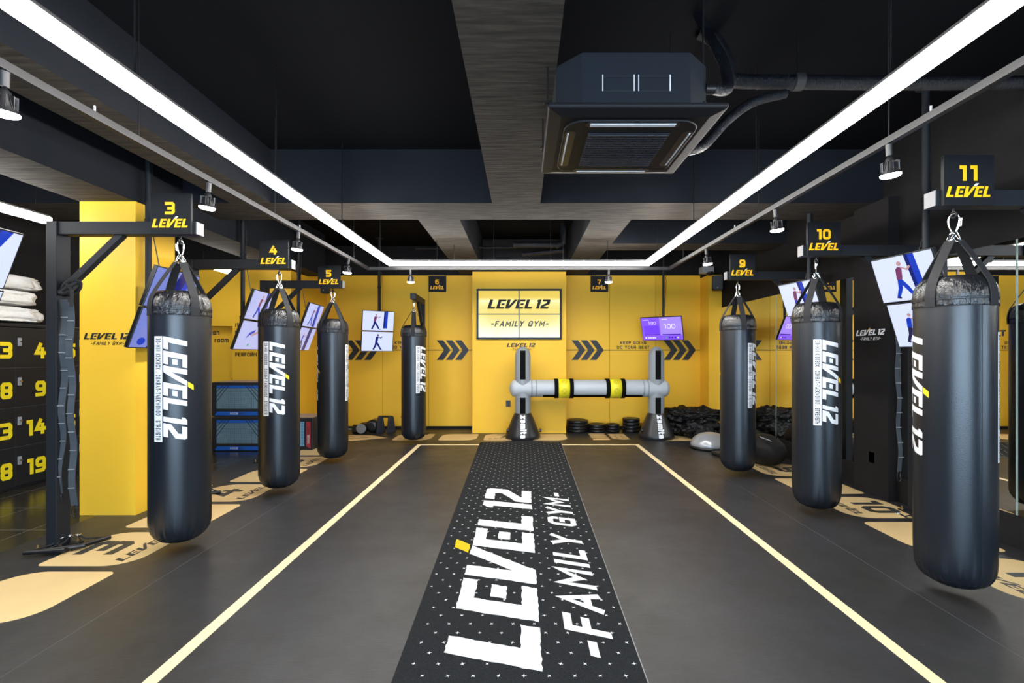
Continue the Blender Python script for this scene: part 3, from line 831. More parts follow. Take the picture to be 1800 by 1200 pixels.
# lighting track
TX0, TX1, TY = -2.26, 2.16, 7.22
t = thing('lighting_track', 'thin black lighting track running around outside the linear light', 'lighting track', (0, 0, LZ))
mb = MB(); rectpath(mb, TX0, TX1, -1.5, TY, -.015, .025, .036, m_track); mb.build('rail', t)
for x in (TX0, TX1):
    for y in (1.3, 2.9, 4.5, 6.6): MB().cyl((x, y, .025), (x, y, SL-LZ if not (x < 0 and False) else FH-LZ), .0045, m_dkmetal, 6).build('suspension_rod', t)
    for y in (1.62, 2.6, 5.0): MB().cyl((x, y, .025), (x, y, .06), .006, m_camgrey, 8).build('clip', t)
for x in (-1.0, .6): MB().cyl((x, TY, .025), (x, TY, (FH if False else SL)-LZ), .0045, m_dkmetal, 6).build('suspension_rod', t)
def make_spot():
    t = thing('spotlight', '', 'spotlight', (0,0,0), 0, 'spotlights hanging from the black track')
    MB().cyl((0,0,0), (0,0,-.065), .017, m_track, 16).build('adapter', t)
    mb = MB()
    for s_ in (-1, 1): mb.tube([(0,0,-.06), (s_*.022,0,-.09), (s_*.034,0,-.135), (s_*.042,0,-.155)], .0035, m_dkmetal, 6)
    mb.build('bracket', t)
    mb = MB().lathe([(.012, -.075), (.022, -.085), (.026, -.12), (.040, -.150), (.050, -.170), (.053, -.174)], m_dkmetal, 24, c=(0,0,0))
    for k in range(10):
        a = k*PI/5; mb.box((.020, -.002, -.155), (.046, .002, -.10), m_dkmetal, Matrix.Rotation(a, 4, 'Z'))
    b = mb.build('lamp_body', t)
    MB().lathe([(.0001, -.196), (.025, -.195), (.045, -.190), (.053, -.182), (.053, -.172)], m_bulb, 24).build('lens', b)
    return t
sp0 = make_spot()
spots = [(TX0, 3.55, 'spotlight on left track above the level 3 bag'), (TX0, 2.15, 'spotlight on left track at the left edge of the photo'),
         (TX0, 4.97, 'spotlight on left track beside the level 4 sign'), (TX0, 6.4, 'spotlight on left track beside the level 5 sign'),
         (-1.64, TY, 'spotlight on back track left of the level 6 sign'), (1.27, TY, 'spotlight on back track in front of level 7 sign'),
         (TX1, 2.90, 'spotlight on right track beside the level 11 sign'), (TX1, 4.20, 'spotlight on right track beside the level 10 sign'),
         (TX1, 5.78, 'spotlight on right track beside the level 9 sign')]
for k, (x, y, lab) in enumerate(spots):
    o = sp0 if k == 0 else dup(sp0)
    o.location = (x, y, LZ-.015); o['label'] = 'small round glowing '+lab; o.rotation_euler = (R(6), R(8 if x < -2 else (-8 if x > 2 else 0)), 0)
    ld = bpy.data.lights.new('spot_lamp', 'SPOT'); ld.energy = SPOT_W; ld.spot_size = R(75); ld.spot_blend = .8; ld.shadow_soft_size = .045; ld.color = (1, .96, .9)
    lo = bpy.data.objects.new('spot_lamp', ld); COL.objects.link(lo); lo.parent = o; lo.location = (0, 0, -.215)

# ================================================================== AIR CONDITIONER
AX, AY, AZc = .61, 3.05, 2.775
t = thing('ceiling_air_conditioner', 'black square ceiling cassette air conditioner hanging near the centre', 'air conditioner', (AX, AY, AZc))
oc = [(-.29,-.42),(.29,-.42),(.42,-.29),(.42,.29),(.29,.42),(-.29,.42),(-.42,.29),(-.42,-.29)]
mb = MB().slab(oc, m_acbody, (0,0,.045), (1,0,0), (0,1,0), .29)
for x0 in (-.18, .01):
    for q in ((x0, .13, x0+.17, .132), (x0, .215, x0+.17, .217)): mb.box((q[0], -.4215, q[1]), (q[2], -.42, q[3]), m_dkmetal)
for x0 in (-.18, -.012, .012, .18): mb.box((x0-.002, -.4225, .13), (x0+.002, -.42, .217), m_acwhite)
body = mb.build('casing', t, bevel=.01)
mb = MB(); a, b, z = .475, .455, .0
mb.add([(-a,-a,.016),(a,-a,.016),(a,a,.016),(-a,a,.016),(-a,-a,.045),(a,-a,.045),(a,a,.045),(-a,a,.045),(-.40,-.40,0),(.40,-.40,0),(.40,.40,0),(-.40,.40,0)],
       [(4,5,6,7),(0,1,5,4),(1,2,6,5),(2,3,7,6),(3,0,4,7),(8,9,1,0),(9,10,2,1),(10,11,3,2),(11,8,0,3),(11,10,9,8)], m_ac)
pn = mb.build('panel', t, bevel=.012, bseg=3)
mb = MB().slab(rounded(-.375, -.375, .375, .375, (.12,)*4), m_ac, (0,0,-.012), (1,0,0), (0,1,0), .014); mb.build('inner_panel', t, bevel=.006)
mb = MB().box((-.235, -.235, -.016), (.235, .235, -.011), m_acgrill)
for k in range(15): y = -.225+k*.032; mb.box((-.23, y, -.024), (.23, y+.012, -.016), m_acgrill)
for k in range(24): x = -.225+k*.0195; mb.box((x, -.23, -.021), (x+.003, .23, -.016), m_acgrill)
mb.build('grille', t)
for k in range(4):
    M = Matrix.Rotation(k*PI/2, 4, 'Z')
    mb = MB().slab(rounded(-.26, -.365, .26, -.305, (.028,)*4), m_bezel, (0,0,-.0135), (1,0,0), (0,1,0), .002)
    mb.box((-.235, -.352, -.017), (.235, -.322 if k == 0 else -.343, -.013), m_acwhite)
    for v in range(len(mb.v)): mb.v[v] = M @ mb.v[v]
    mb.build('louver', t)
for sx in (-.47, .40):
    for sy in (-.30, .30): MB().cyl((sx, sy, .10), (sx, sy, SL-AZc), .0055, m_dkmetal, 8).cyl((sx, sy, .12), (sx, sy, .128), .02, m_dkmetal, 12).build('hanger_rod', t)
MB().cyl((.42, -.28, .215), (.50, -.28, .215), .028, m_dkmetal, 20).build('port', t)

def pipe(name, pts, r, label, group=None, m=m_insul, cat='pipe'):
    # smooth the path a little with Catmull-Rom
    P = [Vector(p) for p in pts]; out = []
    for i in range(len(P)-1):
        a, b, c, d = P[max(i-1, 0)], P[i], P[i+1], P[min(i+2, len(P)-1)]
        for k in range(8):
            t_ = k/8; out.append(.5*((2*b)+(c-a)*t_+(2*a-5*b+4*c-d)*t_**2+(3*b-a-3*c+d)*t_**3))
    out.append(P[-1])
    return tag(MB().tube(out, r, m, 14).build(name), label, cat, group)
pipe('insulated_pipe', [(1.08, 2.77, 2.99), (1.14, 2.78, 2.99), (1.185, 2.83, 3.05), (1.19, 2.93, 3.25), (1.15, 3.08, 3.52), (1.13, 3.15, 3.67)], .031, 'short ribbed black insulated pipe bending up from air conditioner side')
pipe('insulated_pipe', [(1.20, 3.32, 3.67), (1.31, 3.32, 3.60), (1.38, 3.32, 3.47), (1.39, 3.32, 3.38), (1.46, 3.33, 3.345), (1.85, 3.34, 3.345), (2.4, 3.36, 3.35), (3.1, 3.38, 3.36), (3.88, 3.4, 3.37)], .046, 'long black foil wrapped pipe running from air conditioner to right wall')
pipe('insulated_pipe', [(1.10, 3.30, 2.86), (1.22, 3.30, 2.90), (1.38, 3.30, 3.07), (1.56, 3.32, 3.20), (1.78, 3.33, 3.262)], .032, 'curved black drain pipe rising from below the air conditioner')
tag(MB().lathe([(.056, -.03), (.056, .03)], m_track, 20, M=Matrix.Translation((1.87, 3.34, 3.345)) @ Matrix.Rotation(PI/2, 4, 'Y')).cyl((1.87, 3.34, 3.40), (1.87, 3.34, SL), .006, m_dkmetal, 8).build('pipe_clamp'), 'black pipe hanger clamp around the long foil wrapped pipe', 'pipe hanger')
# far pipes above the pilaster
t = thing('ceiling_duct', 'black bent pipework between the beams above the video wall', 'pipework', (0, 8.2, 3.3))
MB().tube([(-.15, 0, .02), (.62, 0, .02)], .05, m_insul, 14).build('pipe', t)
MB().tube([(.55, 0, .0), (.68, 0, .05), (.68, 0, .37)], .055, m_insul, 14).build('pipe', t)
MB().tube([(.0, .3, -.08), (.72, .25, -.02)], .035, m_insul, 12).build('pipe', t)
MB().tube([(-1.8, .1, -.02), (-.1, .1, .0)], .02, m_insul, 10).build('pipe', t)

# ================================================================== MONITORS
def figure(ps, x, y, s, flip=1, cols=(None, None, None)):
    """small standing boxer: returns list of (poly, mat)"""
    sk, top, leg = cols; f = flip; out = []
    T = lambda P: [(x+f*a*s, y+b*s) for a, b in P]
    out.append((T([(-.10,.52),(.02,.50),(.16,.30),(.30,.02),(.22,0),(.06,.24),(-.02,.36)]), leg))
    out.append((T([(-.10,.52),(.02,.50),(-.02,.26),(-.16,.02),(-.26,.02),(-.14,.28)]), leg))
    out.append((T([(-.12,.50),(.04,.50),(.10,.80),(.0,.84),(-.08,.78)]), top))
    out.append((T([(.06,.80),(.24,.70),(.34,.80),(.30,.84),(.22,.76),(.06,.84)]), sk))
    out.append((T(circ(.05, .91, .062, 12)), sk))
    out.append((T([(.22,0),(.36,-.02),(.36,.02),(.26,.04)]), s_dark)); out.append((T([(-.26,.02),(-.14,-.01),(-.12,.03),(-.2,.05)]), s_dark))
    for p, m in out: ps.append((p, m))
def monitor(name, o, xd, yd, w, h, content, label, group, bg=s_white):
    """o = top-left corner seen from the front, xd right, yd up; content(u 0..w, v 0..h from the bottom)"""
    o = Vector(o); xd = Vector(xd).normalized(); yd = Vector(yd).normalized(); n = xd.cross(yd).normalized()
    c = o+xd*w/2-yd*h/2
    t = thing(name, label, 'monitor', c, 0, group)
    M = Matrix((( xd.x, yd.x, n.x, 0), (xd.y, yd.y, n.y, 0), (xd.z, yd.z, n.z, 0), (0,0,0,1)))
    t.rotation_euler = M.to_euler()
    MB().box((-w/2, -h/2, -.035), (w/2, h/2, 0), m_bezel).build('housing', t, bevel=.003)
    b = .009
    mb = MB().polys([[(-w/2+b, -h/2+b), (w/2-b, -h/2+b), (w/2-b, h/2-b), (-w/2+b, h/2-b)]], bg, (0,0,.001), (1,0,0), (0,1,0))
    ps = []; content(ps, w-2*b, h-2*b)
    for i, (p, m) in enumerate(ps):
        mb.polys([[(a-w/2+b, q-h/2+b) for a, q in p]], m, (0,0,.0012+.00002*i), (1,0,0), (0,1,0))
    mb.build('screen', t)
    return t
def bagpoly(x, w_, h, lean=.0, y0=.1): return [(x, y0), (x+w_, y0), (x+w_+lean, h), (x+lean, h)]
def c_punch(ps, w, h):
    ps.append((bagpoly(w*.66, w*.13, h, .01, h*.12), s_blue)); ps.append((bagpoly(w*.66, w*.05, h, .01, h*.12), s_navy)); figure(ps, w*.40, h*.06, h*.82, 1, (s_skin, s_mar, s_navy))
def c_punch2(ps, w, h):
    ps.append((bagpoly(w*.62, w*.16, h, -.03, h*.02), s_blue)); ps.append((bagpoly(w*.62, w*.06, h, -.03, h*.02), s_navy)); figure(ps, w*.42, h*.06, h*.85, 1, (s_skin, s_mar, s_blue))
def c_stand(ps, w, h): figure(ps, w*.48, h*.06, h*.85, 1, (s_dark, s_navy, s_navy))
def c_ball(ps, w, h):
    ps.append(([(w*.3,h*.35),(w*.42,h*.5),(w*.6,h*.62),(w*.62,h*.72),(w*.4,h*.6)], s_blue)); ps.append(([(w*.5,h*.45),(w*.8,h*.62),(w*.78,h*.7),(w*.52,h*.55)], s_skin)); ps.append((circ(w*.5, h*.16, .018, 10), s_green))
def c_close(ps, w, h):
    ps.append(([(w*.35,0),(w*.62,0),(w*.9,h),(w*.55,h)], s_navy)); ps.append(([(w*.5,0),(w*.62,0),(w*.9,h),(w*.78,h)], s_blue)); ps.append((circ(w*.2, h*.16, .05, 14, .035), s_blue))
def c_bag(ps, w, h): ps.append((bagpoly(w*.5, w*.2, h, .03, h*.0), s_navy)); figure(ps, w*.3, h*.1, h*.7, 1, (s_skin, s_blue, s_dark))
def pair(o, xd, yd, w, h, side, lab, pole, cs, bgs=(s_white, s_white), polelab=''):
    xd = Vector(xd).normalized(); yd = Vector(yd).normalized(); o = Vector(o)
    g = 'screens hung in stacked pairs on ceiling poles'
    monitor('monitor', o, xd, yd, w, h, cs[0], 'upper '+lab, g, bgs[0])
    o2 = o-yd*(h+.008)
    monitor('monitor', o2, xd, yd, w, h, cs[1], 'lower '+lab, g, bgs[1])
    n = xd.cross(yd).normalized(); mid = o+xd*w/2-yd*h
    t = thing('ceiling_pole', polelab, 'pole', (pole[0], pole[1], SL), 0, 'black ceiling poles carrying screens')
    MB().cyl((0,0,0), (0,0,mid.z-SL-.08), .026, m_steel, 20).cyl((0,0,0), (0,0,-.012), .07, m_steel, 20).cyl((0,0,-.9), (0,0,-.93), .031, m_steel, 20).build('pipe', t)
    back = mid-n*.04; pv = Vector((pole[0], pole[1], SL))
    mb = MB()
    mb.bar(Vector((0,0,mid.z-SL)), back-pv, .06, .06, m_bezel)
    mb.bar(back-pv+yd*.25, back-pv-yd*.25, .12, .02, m_bezel, up=n)
    mb.cyl((0,0,mid.z-SL-.07), (0,0,mid.z-SL+.07), .036, m_bezel, 18)
    mb.build('bracket', t)
    MB().tube([(.03,0,-.3), (.045,0,-.7), (.035,0,-1.0), ((back-pv).x*.5+.02, .04, (back-pv).z+.18)], .005, m_bezel, 6).build('cable', t)
yl = Vector((.26, 0, .72))
yr = Vector((-.26, 0, .72))
LW, LH = .62, .375
for d, lab, cs, bgs in ((4.56, 'tilted screen behind the level 3 bag', (c_close, c_close), (s_dim, s_dim)),
                   (6.10, 'tilted screen left of the level 4 bag', (c_punch2, c_ball), (s_mid, s_mid)),
                   (7.62, 'tilted screen between level 4 and level 5 bags', (c_punch2, c_bag), (s_mid, s_mid)),
                   (2.84, 'tilted screen at the left edge of the photo', (c_close, c_close), (s_white, s_white))):
    # on the left row the front faces +x: right (seen from the front) is +y
    pair((-3.15, d-.31, 2.265), (-.06, 1, 0), yl, LW, LH, -1, lab, (-3.53, d*1.019), cs, bgs, 'black pole from the ceiling carrying the '+lab)
for d, lab, cs in ((3.86, 'tilted screen left of the level 11 bag', (c_punch2, c_bag)), (5.32, 'tilted screen left of the level 10 bag', (c_punch2, c_bag))):
    pair((2.86, d+.20, 2.265), (.16, -1, 0), yr, .52, LH, 1, lab, (3.28, d+(.14 if d < 5 else .30)), cs, (s_white, s_dim if d > 5 else s_white), 'black pole from the ceiling carrying the '+lab)
# back left pair
xd = Vector((.80, .60, 0)); n = Vector((.60, -.80, 0)); yd = (Vector((0, 0, 1))+n*.13).normalized()
pair((-2.87, 8.85, 2.29), xd, yd, .60, .37, 0, 'screen hanging before the back wall left of level 6 bag', (-2.68, 9.22), (c_punch, c_stand), (s_white, s_white), 'black pole from ceiling carrying the double screen at the back wall')
# purple screen
def c_purple(ps, w, h):
    P = lambda a, b, c, d: [(w*a, h*b), (w*c, h*b), (w*c, h*d), (w*a, h*d)]
    ps.append((P(0, 0, 1, 1), s_p1)); ps.append((P(.46, .2, 1, 1), s_p2)); ps.append((P(.05, .26, .43, .64), s_p3))
    ps.append((P(.05, .215, .43, .255), s_pd)); ps.append((P(.50, .215, .96, .255), s_pd))
    t_, tw = text('1:00', .054, .11, 1.1, .2, 0, 'c'); [ps.append(([(a+w*.27, b+h*.70) for a, b in f], s_pw)) for f in t_]
    t_, tw = text('100', .085, .10, 1.3, .2, 0, 'c'); [ps.append(([(a+w*.70, b+h*.50) for a, b in f], s_pw)) for f in t_]
    ps.append((circ(w*.08, h*.10, .016, 12), s_pw))
    for k, (x, m) in enumerate(((.60, s_green), (.67, s_pd), (.74, s_pd), (.81, s_pd), (.88, s_py))): ps.append((circ(w*x, h*.10, .016, 12), m))
    for k in range(7): ps.append((P(.13+.03*k, .075, .15+.03*k, .125), s_pw))
    ps.append((P(.04, .90, .2, .92), s_pw)); ps.append((P(.52, .90, .66, .92), s_pw))
ya = R(33); xd = Vector((math.cos(ya), -math.sin(ya), 0)); n = Vector((-math.sin(ya), -math.cos(ya), 0)); yd = (Vector((0,0,1))*math.cos(R(22))+n*math.sin(R(22))).normalized()
monitor('monitor', (2.235, 9.33, 2.185), xd, yd, .77, .46, c_purple, 'purple timer screen showing 100 on a ceiling pole at the back right', 'monitor')
t = thing('ceiling_pole', 'black pole from the ceiling carrying the purple timer screen', 'pole', (2.68, 9.34, SL), 0, 'black ceiling poles carrying screens')
MB().cyl((0,0,0), (0,0,-1.7), .022, m_steel, 16).build('pipe', t); MB().bar((0,0,-1.66), (-.06,-.14,-1.68), .06, .08, m_bezel).build('bracket', t)
MB().tube([(.03,0,-.5),(.05,-.01,-.8),(.03,0,-1.3)], .004, m_bezel, 6).build('cable', t)

# video wall 2 x 2
vx0, vx1, vz0, vz1 = -.863, .744, 1.775, 2.73
mb = MB(); th = .045
mb.box((vx0, PY-.05, vz0), (vx0+.028, PY, vz1), m_steel).box((vx1-.028, PY-.05, vz0), (vx1, PY, vz1), m_steel)
mb.box((vx0+.028, PY-.05, vz0), (vx1-.028, PY, vz0+.028), m_steel).box((vx0+.028, PY-.05, vz1-.028), (vx1-.028, PY, vz1), m_steel)
tag(mb.build('display_frame', bevel=.003), 'thin dark frame around the yellow video wall on pilaster', 'frame')
iw = (vx1-vx0-.056)/2; ih = (vz1-vz0-.056)/2; mxx = (vx0+vx1)/2; mzz = (vz0+vz1)/2
l, a, w = level(.175, .93, True, .34, 'c')
tf, w2 = text('-FAMILY GYM-', .105, .21, 1.1, .24, .3, 'c')
def clipx(ps, x0, x1):
    bm = bmesh.new()
    for p in ps: bm.faces.new([bm.verts.new((q[0], q[1], 0)) for q in p])
    bm.normal_update(); bmesh.ops.triangulate(bm, faces=bm.faces[:], ngon_method='EAR_CLIP')
    bmesh.ops.bisect_plane(bm, geom=bm.verts[:]+bm.edges[:]+bm.faces[:], plane_co=(x0,0,0), plane_no=(1,0,0), clear_inner=True, dist=1e-6)
    bmesh.ops.bisect_plane(bm, geom=bm.verts[:]+bm.edges[:]+bm.faces[:], plane_co=(x1,0,0), plane_no=(1,0,0), clear_outer=True, dist=1e-6)
    out = [[(v.co.x, v.co.y) for v in f.verts] for f in bm.faces]; bm.free(); return out
for sx, nx in ((-1, 'left'), (1, 'right')):
    for sz_, nz in ((1, 'upper'), (-1, 'lower')):
        cx_ = mxx+sx*iw/2; cz_ = mzz+sz_*ih/2
        t = thing('video_panel', f'{nz} {nx} yellow panel of the video wall', 'display', (cx_, PY, cz_), 0, 'panels of the yellow video wall')
        MB().box((-iw/2+.001, -.04, -ih/2+.001), (iw/2-.001, 0, ih/2-.001), m_bezel).build('housing', t)
        g_ = .010
        mb = MB().polys([[(-iw/2+g_, -ih/2+g_), (iw/2-g_, -ih/2+g_), (iw/2-g_, ih/2-g_), (-iw/2+g_, ih/2-g_)]], s_yel, (0,-.0405,0), (1,0,0), (0,0,1))
        src = l if sz_ > 0 else tf; mm = s_ink if sz_ > 0 else s_grey; bz = -.125 if sz_ > 0 else -.01
        shift = .0
        cl = clipx(src, (-iw+g_) if sx < 0 else g_, -g_ if sx < 0 else (iw-g_))
        mb.polys([[(a_-sx*iw/2, b_+bz) for a_, b_ in f] for f in cl], mm, (0,-.041,0), (1,0,0), (0,0,1))
        mb.build('screen', t)

# ================================================================== INFLATABLE
rig = thing('inflatable_rig', 'grey inflatable striking rig with two posts, crossbar and yellow sleeves before the back wall', 'inflatable rig', (1.20, 8.8, 0))
def inf_post(x):
    dx = x-1.20
    def put(mb, name, parent=None, **k):
        o = mb.build(name, parent or rig, **k)
        if parent is None: o.location = (dx, 0, 0)
        return o
    mb = MB().lathe([(.30, 0), (.315, .03), (.31, .07), (.285, .12), (.235, .25), (.185, .37), (.150, .44), (.146, .45)], m_basebk, 48, dr=lambda a, z: .01*math.sin(a*8)*(z < .2))
    l_ = MB()
    base = put(mb, 'base')
    mb = MB(); t_, w = text('zemita', .105, .27, 1.05, .10, 0, 'c')
    # lettering runs down the cone front, tops to the right
    for f in t_:
        pts = []
        for u, v in f:
            z = .235-u*.92; r_ = .335-.41*z+.014; xx = v-.04
            pts.append((xx, -math.sqrt(max(r_*r_-xx*xx, 0))-.004, z))
        mb.add(pts, [tuple(range(len(pts)))], m_white)
    mb.build('lettering', base)
    for s_ in (-1, 1): MB().lathe([(.03, 0), (.034, .02), (.03, .04)], m_basebk, 16, M=Matrix.Translation((s_*.29, -.08, .15)) @ Matrix.Rotation(PI/2, 4, 'Y')).build('valve', base)
    mb = MB().lathe([(.138, .43), (.140, .55), (.140, 1.46)]+[(.140*math.cos(R(q)), 1.46+.17*math.sin(R(q))) for q in range(10, 90, 10)]+[(.0001, 1.63)], m_inf, 48)
    for z in (.74, 1.04): mb.lathe([(.141, z-.012), (.1435, z), (.141, z+.012)], m_inf, 48)
    put(mb, 'column')
    mb = MB()
    for z0, z1 in ((.45, .73), (1.05, 1.56)):
        for k in range(4):
            a0 = R(-90+(-20+10*k)); a1 = R(-90+(-10+10*k)); r_ = .1425
            mb.add([(r_*math.cos(a0), r_*math.sin(a0), z0), (r_*math.cos(a1), r_*math.sin(a1), z0), (r_*math.cos(a1), r_*math.sin(a1), z1), (r_*math.cos(a0), r_*math.sin(a0), z1)], [(0,1,2,3)], m_velcro)
    put(mb, 'velcro_strip')
inf_post(.01)
inf_post(2.395)

ZB = (0, 0, .885); MX_ = Matrix.Rotation(PI/2, 4, 'Y'); RB = .155
end = [(RB*math.cos(R(q)), .10*math.sin(R(q))) for q in range(0, 90, 10)]
prof = [(.0001, -1.43)]+[(r_, -1.33-z) for r_, z in end[::-1]]+[(RB, -1.1), (RB, -.5), (RB, 0), (RB, .5), (RB, 1.1)]+[(r_, 1.33+z) for r_, z in end]+[(.0001, 1.43)]
bar_ = MB().lathe(prof, m_inf_l, 48, M=MX_).build('crossbar', rig, loc=ZB)
for x in (-1.03, -.95, .95, 1.03):
    MB().lathe([(RB+.001, x-.012), (RB+.005, x), (RB+.001, x+.012)], m_inf, 48, M=MX_).build('joint_ring', bar_)
mb = MB()
for x0, x1 in ((-.83, .93),):
    for k in range(4):
        a0 = R(-90-48+14*k); a1 = R(-90-48+14*(k+1)); r_ = RB+.0015
        q = lambda x, a: (x, r_*math.cos(a)*1.0, r_*math.sin(a))
        mb.add([q(x0, a0), q(x1, a0), q(x1, a1), q(x0, a1)], [(0,1,2,3)], m_velcro)
mb.build('velcro_strip', bar_)
for x in (-.46, .455):
    s_ = MB().lathe([(RB+.004, x-.10), (RB+.016, x-.10), (RB+.016, x+.10), (RB+.004, x+.10)], m_wrap, 48, M=MX_)
    w_ = s_.build('yellow_sleeve', rig, loc=ZB)
    mb = MB()
    for e in (-.135, .135): mb.lathe([(RB+.004, x+e-.035), (RB+.02, x+e-.035), (RB+.02, x+e+.035), (RB+.004, x+e+.035)], m_velcro, 48, M=MX_)
    mb.build('edge_band', w_)
    mb = MB()
    for a in (R(48), R(-12), R(-72)):
        def on(rad, t_): return (x+.005+rad*math.cos(t_), -(RB+.0172)*math.cos(a+rad*math.sin(t_)/RB), (RB+.0172)*math.sin(a+rad*math.sin(t_)/RB))
        for r0_, r1_ in ((.040, .046), (.018, .024)):
            for k in range(24):
                t0, t1 = 2*PI*k/24, 2*PI*(k+1)/24
                mb.add([on(r0_, t0), on(r1_, t0), on(r1_, t1), on(r0_, t1)], [(0,1,2,3)], m_wrapd)
    mb.build('target_print', w_)

# ================================================================== WEIGHT PLATES, PILE, BALL
def plate(x, y, z, r, lab, grp, th=.055):
    t = thing('weight_plate', lab, 'weight plate', (x, y, z), random.random()*6, grp)
    MB().lathe([(.028, .010), (.05, .004), (.06, .010), (r*.7, .008), (r*.8, 0.0), (r-.012, 0), (r, .012), (r, th-.012), (r-.012, th), (r*.8, th), (r*.7, th-.010), (.06, th-.010), (.05, th-.003), (.028, th-.010)], m_rubber, 40).build('disc', t)
    MB().lathe([(.026, .008), (.034, .002), (.034, th-.002), (.026, th-.006)], m_greyr, 24).build('hub', t)
pos = ['bottommost', 'second from bottom', 'third from bottom', 'topmost']
for x, y, r, n, w_ in ((1.07, 9.52, .205, 4, 'wide stack beside the pilaster'), (1.44, 9.5, .170, 3, 'low middle stack'), (1.745, 9.5, .130, 3, 'small narrow stack')):
    th = .058 if n == 4 else .052
    for k in range(n): plate(x, y, k*th, r, 'black rubber weight plate, %s of the %s' % (pos[k] if not (n == 3 and k == 2) else 'topmost', w_), 'plates of the '+w_, th)
for k in range(4): plate(2.10, 9.5, k*.066, .165, 'black rubber weight plate, %s of the tall stack beside the right post' % pos[k], 'plates of the tall stack', .066)

def blob(name, c, s, seed, amp, m, label, cat, group=None, sub=5, rz=0, freq=2.2, sq=1.):
    bm = bmesh.new(); bmesh.ops.create_icosphere(bm, subdivisions=sub, radius=1)
    for v in bm.verts:
        n = v.co.normalized(); d = 1+amp*(noise.fractal(n*freq+Vector((seed*7.3, seed, 0)), .8, 2.1, 5)) + amp*.5*abs(noise.noise(n*freq*2.7+Vector((seed, 3, seed))))
        n = Vector([math.copysign(abs(q)**sq, q) for q in n])
        v.co = Vector((n.x*d*s[0], n.y*d*s[1], max(n.z*d*s[2], -s[2]*.82)))
    me = bpy.data.meshes.new(name); bm.to_mesh(me); bm.free(); me.materials.append(m)
    for p in me.polygons: p.use_smooth = True
    o = bpy.data.objects.new(name, me); COL.objects.link(o); o.location = c; o.rotation_euler.z = rz
    return tag(o, label, cat, group)
g = 'crumpled black gear bags in the right corner pile'
blob('gear_bag', (2.98, 9.14, .14), (.30, .24, .17), 1, .28, m_pouch, 'crumpled black gear bag at the lower left of the corner pile', 'gear bag', g)
blob('gear_bag', (3.22, 8.78, .15), (.34, .24, .18), 2, .28, m_pouch, 'crumpled black gear bag at the lower right of the corner pile', 'gear bag', g)
blob('gear_bag', (2.93, 9.10, .38), (.30, .23, .14), 3, .30, m_pouch, 'crumpled black gear bag on the top left of the corner pile', 'gear bag', g)
blob('gear_bag', (3.22, 8.86, .40), (.33, .22, .14), 4, .30, m_pouch, 'crumpled black gear bag on the top right of the corner pile', 'gear bag', g)
blob('gear_bag', (2.70, 9.30, .13), (.17, .20, .14), 5, .28, m_pouch, 'small crumpled black gear bag beside the right inflatable post', 'gear bag', g)
t = thing('half_ball', 'silver grey half ball balance trainer on the floor before the gear pile', 'balance trainer', (3.00, 7.85, 0))
MB().lathe([(.30, .0), (.32, .012), (.32, .035), (.305, .045)], m_rubber, 48).build('platform', t)
MB().lathe([(.30, .045)]+[(.305*math.cos(R(q)), .045+.21*math.sin(R(q))) for q in range(5, 90, 6)]+[(.0001, .255)], m_silver, 48).build('dome', t)
tag(MB().box((-.16, -.12, 0), (.16, .12, .055), m_rubber).build('step_pad', loc=(3.0, 7.28, 0), bevel=.02, rotz=.3), 'flat black pad lying in front of the silver half ball', 'pad')
g = 'padded black body shields behind level 9 bag'
for k, (x, y, z, s, lab) in enumerate(((3.31, 6.72, .20, (.23, .36, .21), 'rounded black padded shield lying between level 9 and level 10 bags, nearer one'),
                                      (3.42, 7.50, .20, (.20, .30, .21), 'rounded black padded shield lying behind the other shield near the mirror'))):
    o = blob('padded_shield', (x, y, z), s, 8+k, .05, m_shield, lab, 'punching shield', g, 4)
mb = MB(); t_, w = text('zemita', .06, .25, 1, .12, 0, 'c'); mb.polys(t_, m_white, (3.22, 6.47, .37), (.8,.1,-.3), (-.1,.5,.3)); o = mb.build('lettering')
sh = [q for q in COL.objects if q.name == 'padded_shield'][0]; o.parent = sh; o.matrix_parent_inverse = Matrix.Translation(sh.location).inverted()

# left floor kit at back wall
t = thing('floor_roller', 'black exercise wheel with grey rim on floor left of the step stands', 'exercise roller', (-3.02, 9.35, .0))
Mx = Matrix.Translation((0, 0, .10)) @ Matrix.Rotation(PI/2, 4, 'X')
MB().lathe([(.07, -.13), (.095, -.12), (.10, 0), (.095, .12), (.07, .13)], m_rubber, 32, M=Mx).build('roller_body', t)
MB().lathe([(.075, .125), (.092, .13), (.092, .14), (.075, .14)], m_greyr, 32, M=Mx).build('rim', t)
t = thing('floor_roller', 'thick black foam roller standing behind the grey rimmed wheel', 'exercise roller', (-2.87, 9.5, .0))
MB().lathe([(.06, -.15), (.118, -.14), (.118, .14), (.06, .15)], m_rubber, 32, M=Matrix.Translation((0, 0, .12)) @ Matrix.Rotation(PI/2, 4, 'X')).build('roller_body', t)
t = thing('dumbbell', 'green and black dumbbell on floor left of the grey rimmed wheel', 'dumbbell', (-3.28, 9.3, 0))
for x, m in ((-.13, m_green), (.13, m_rubber)): MB().lathe([(.05, -.05), (.085, -.045), (.085, .045), (.05, .05)], m, 6, M=Matrix.Translation((x, 0, .078)) @ Matrix.Rotation(PI/2, 4, 'Y'), smooth=False).build('weight_head', t)
MB().cyl((-.1, 0, .078), (.1, 0, .078), .016, m_greyr, 12).build('grip', t)
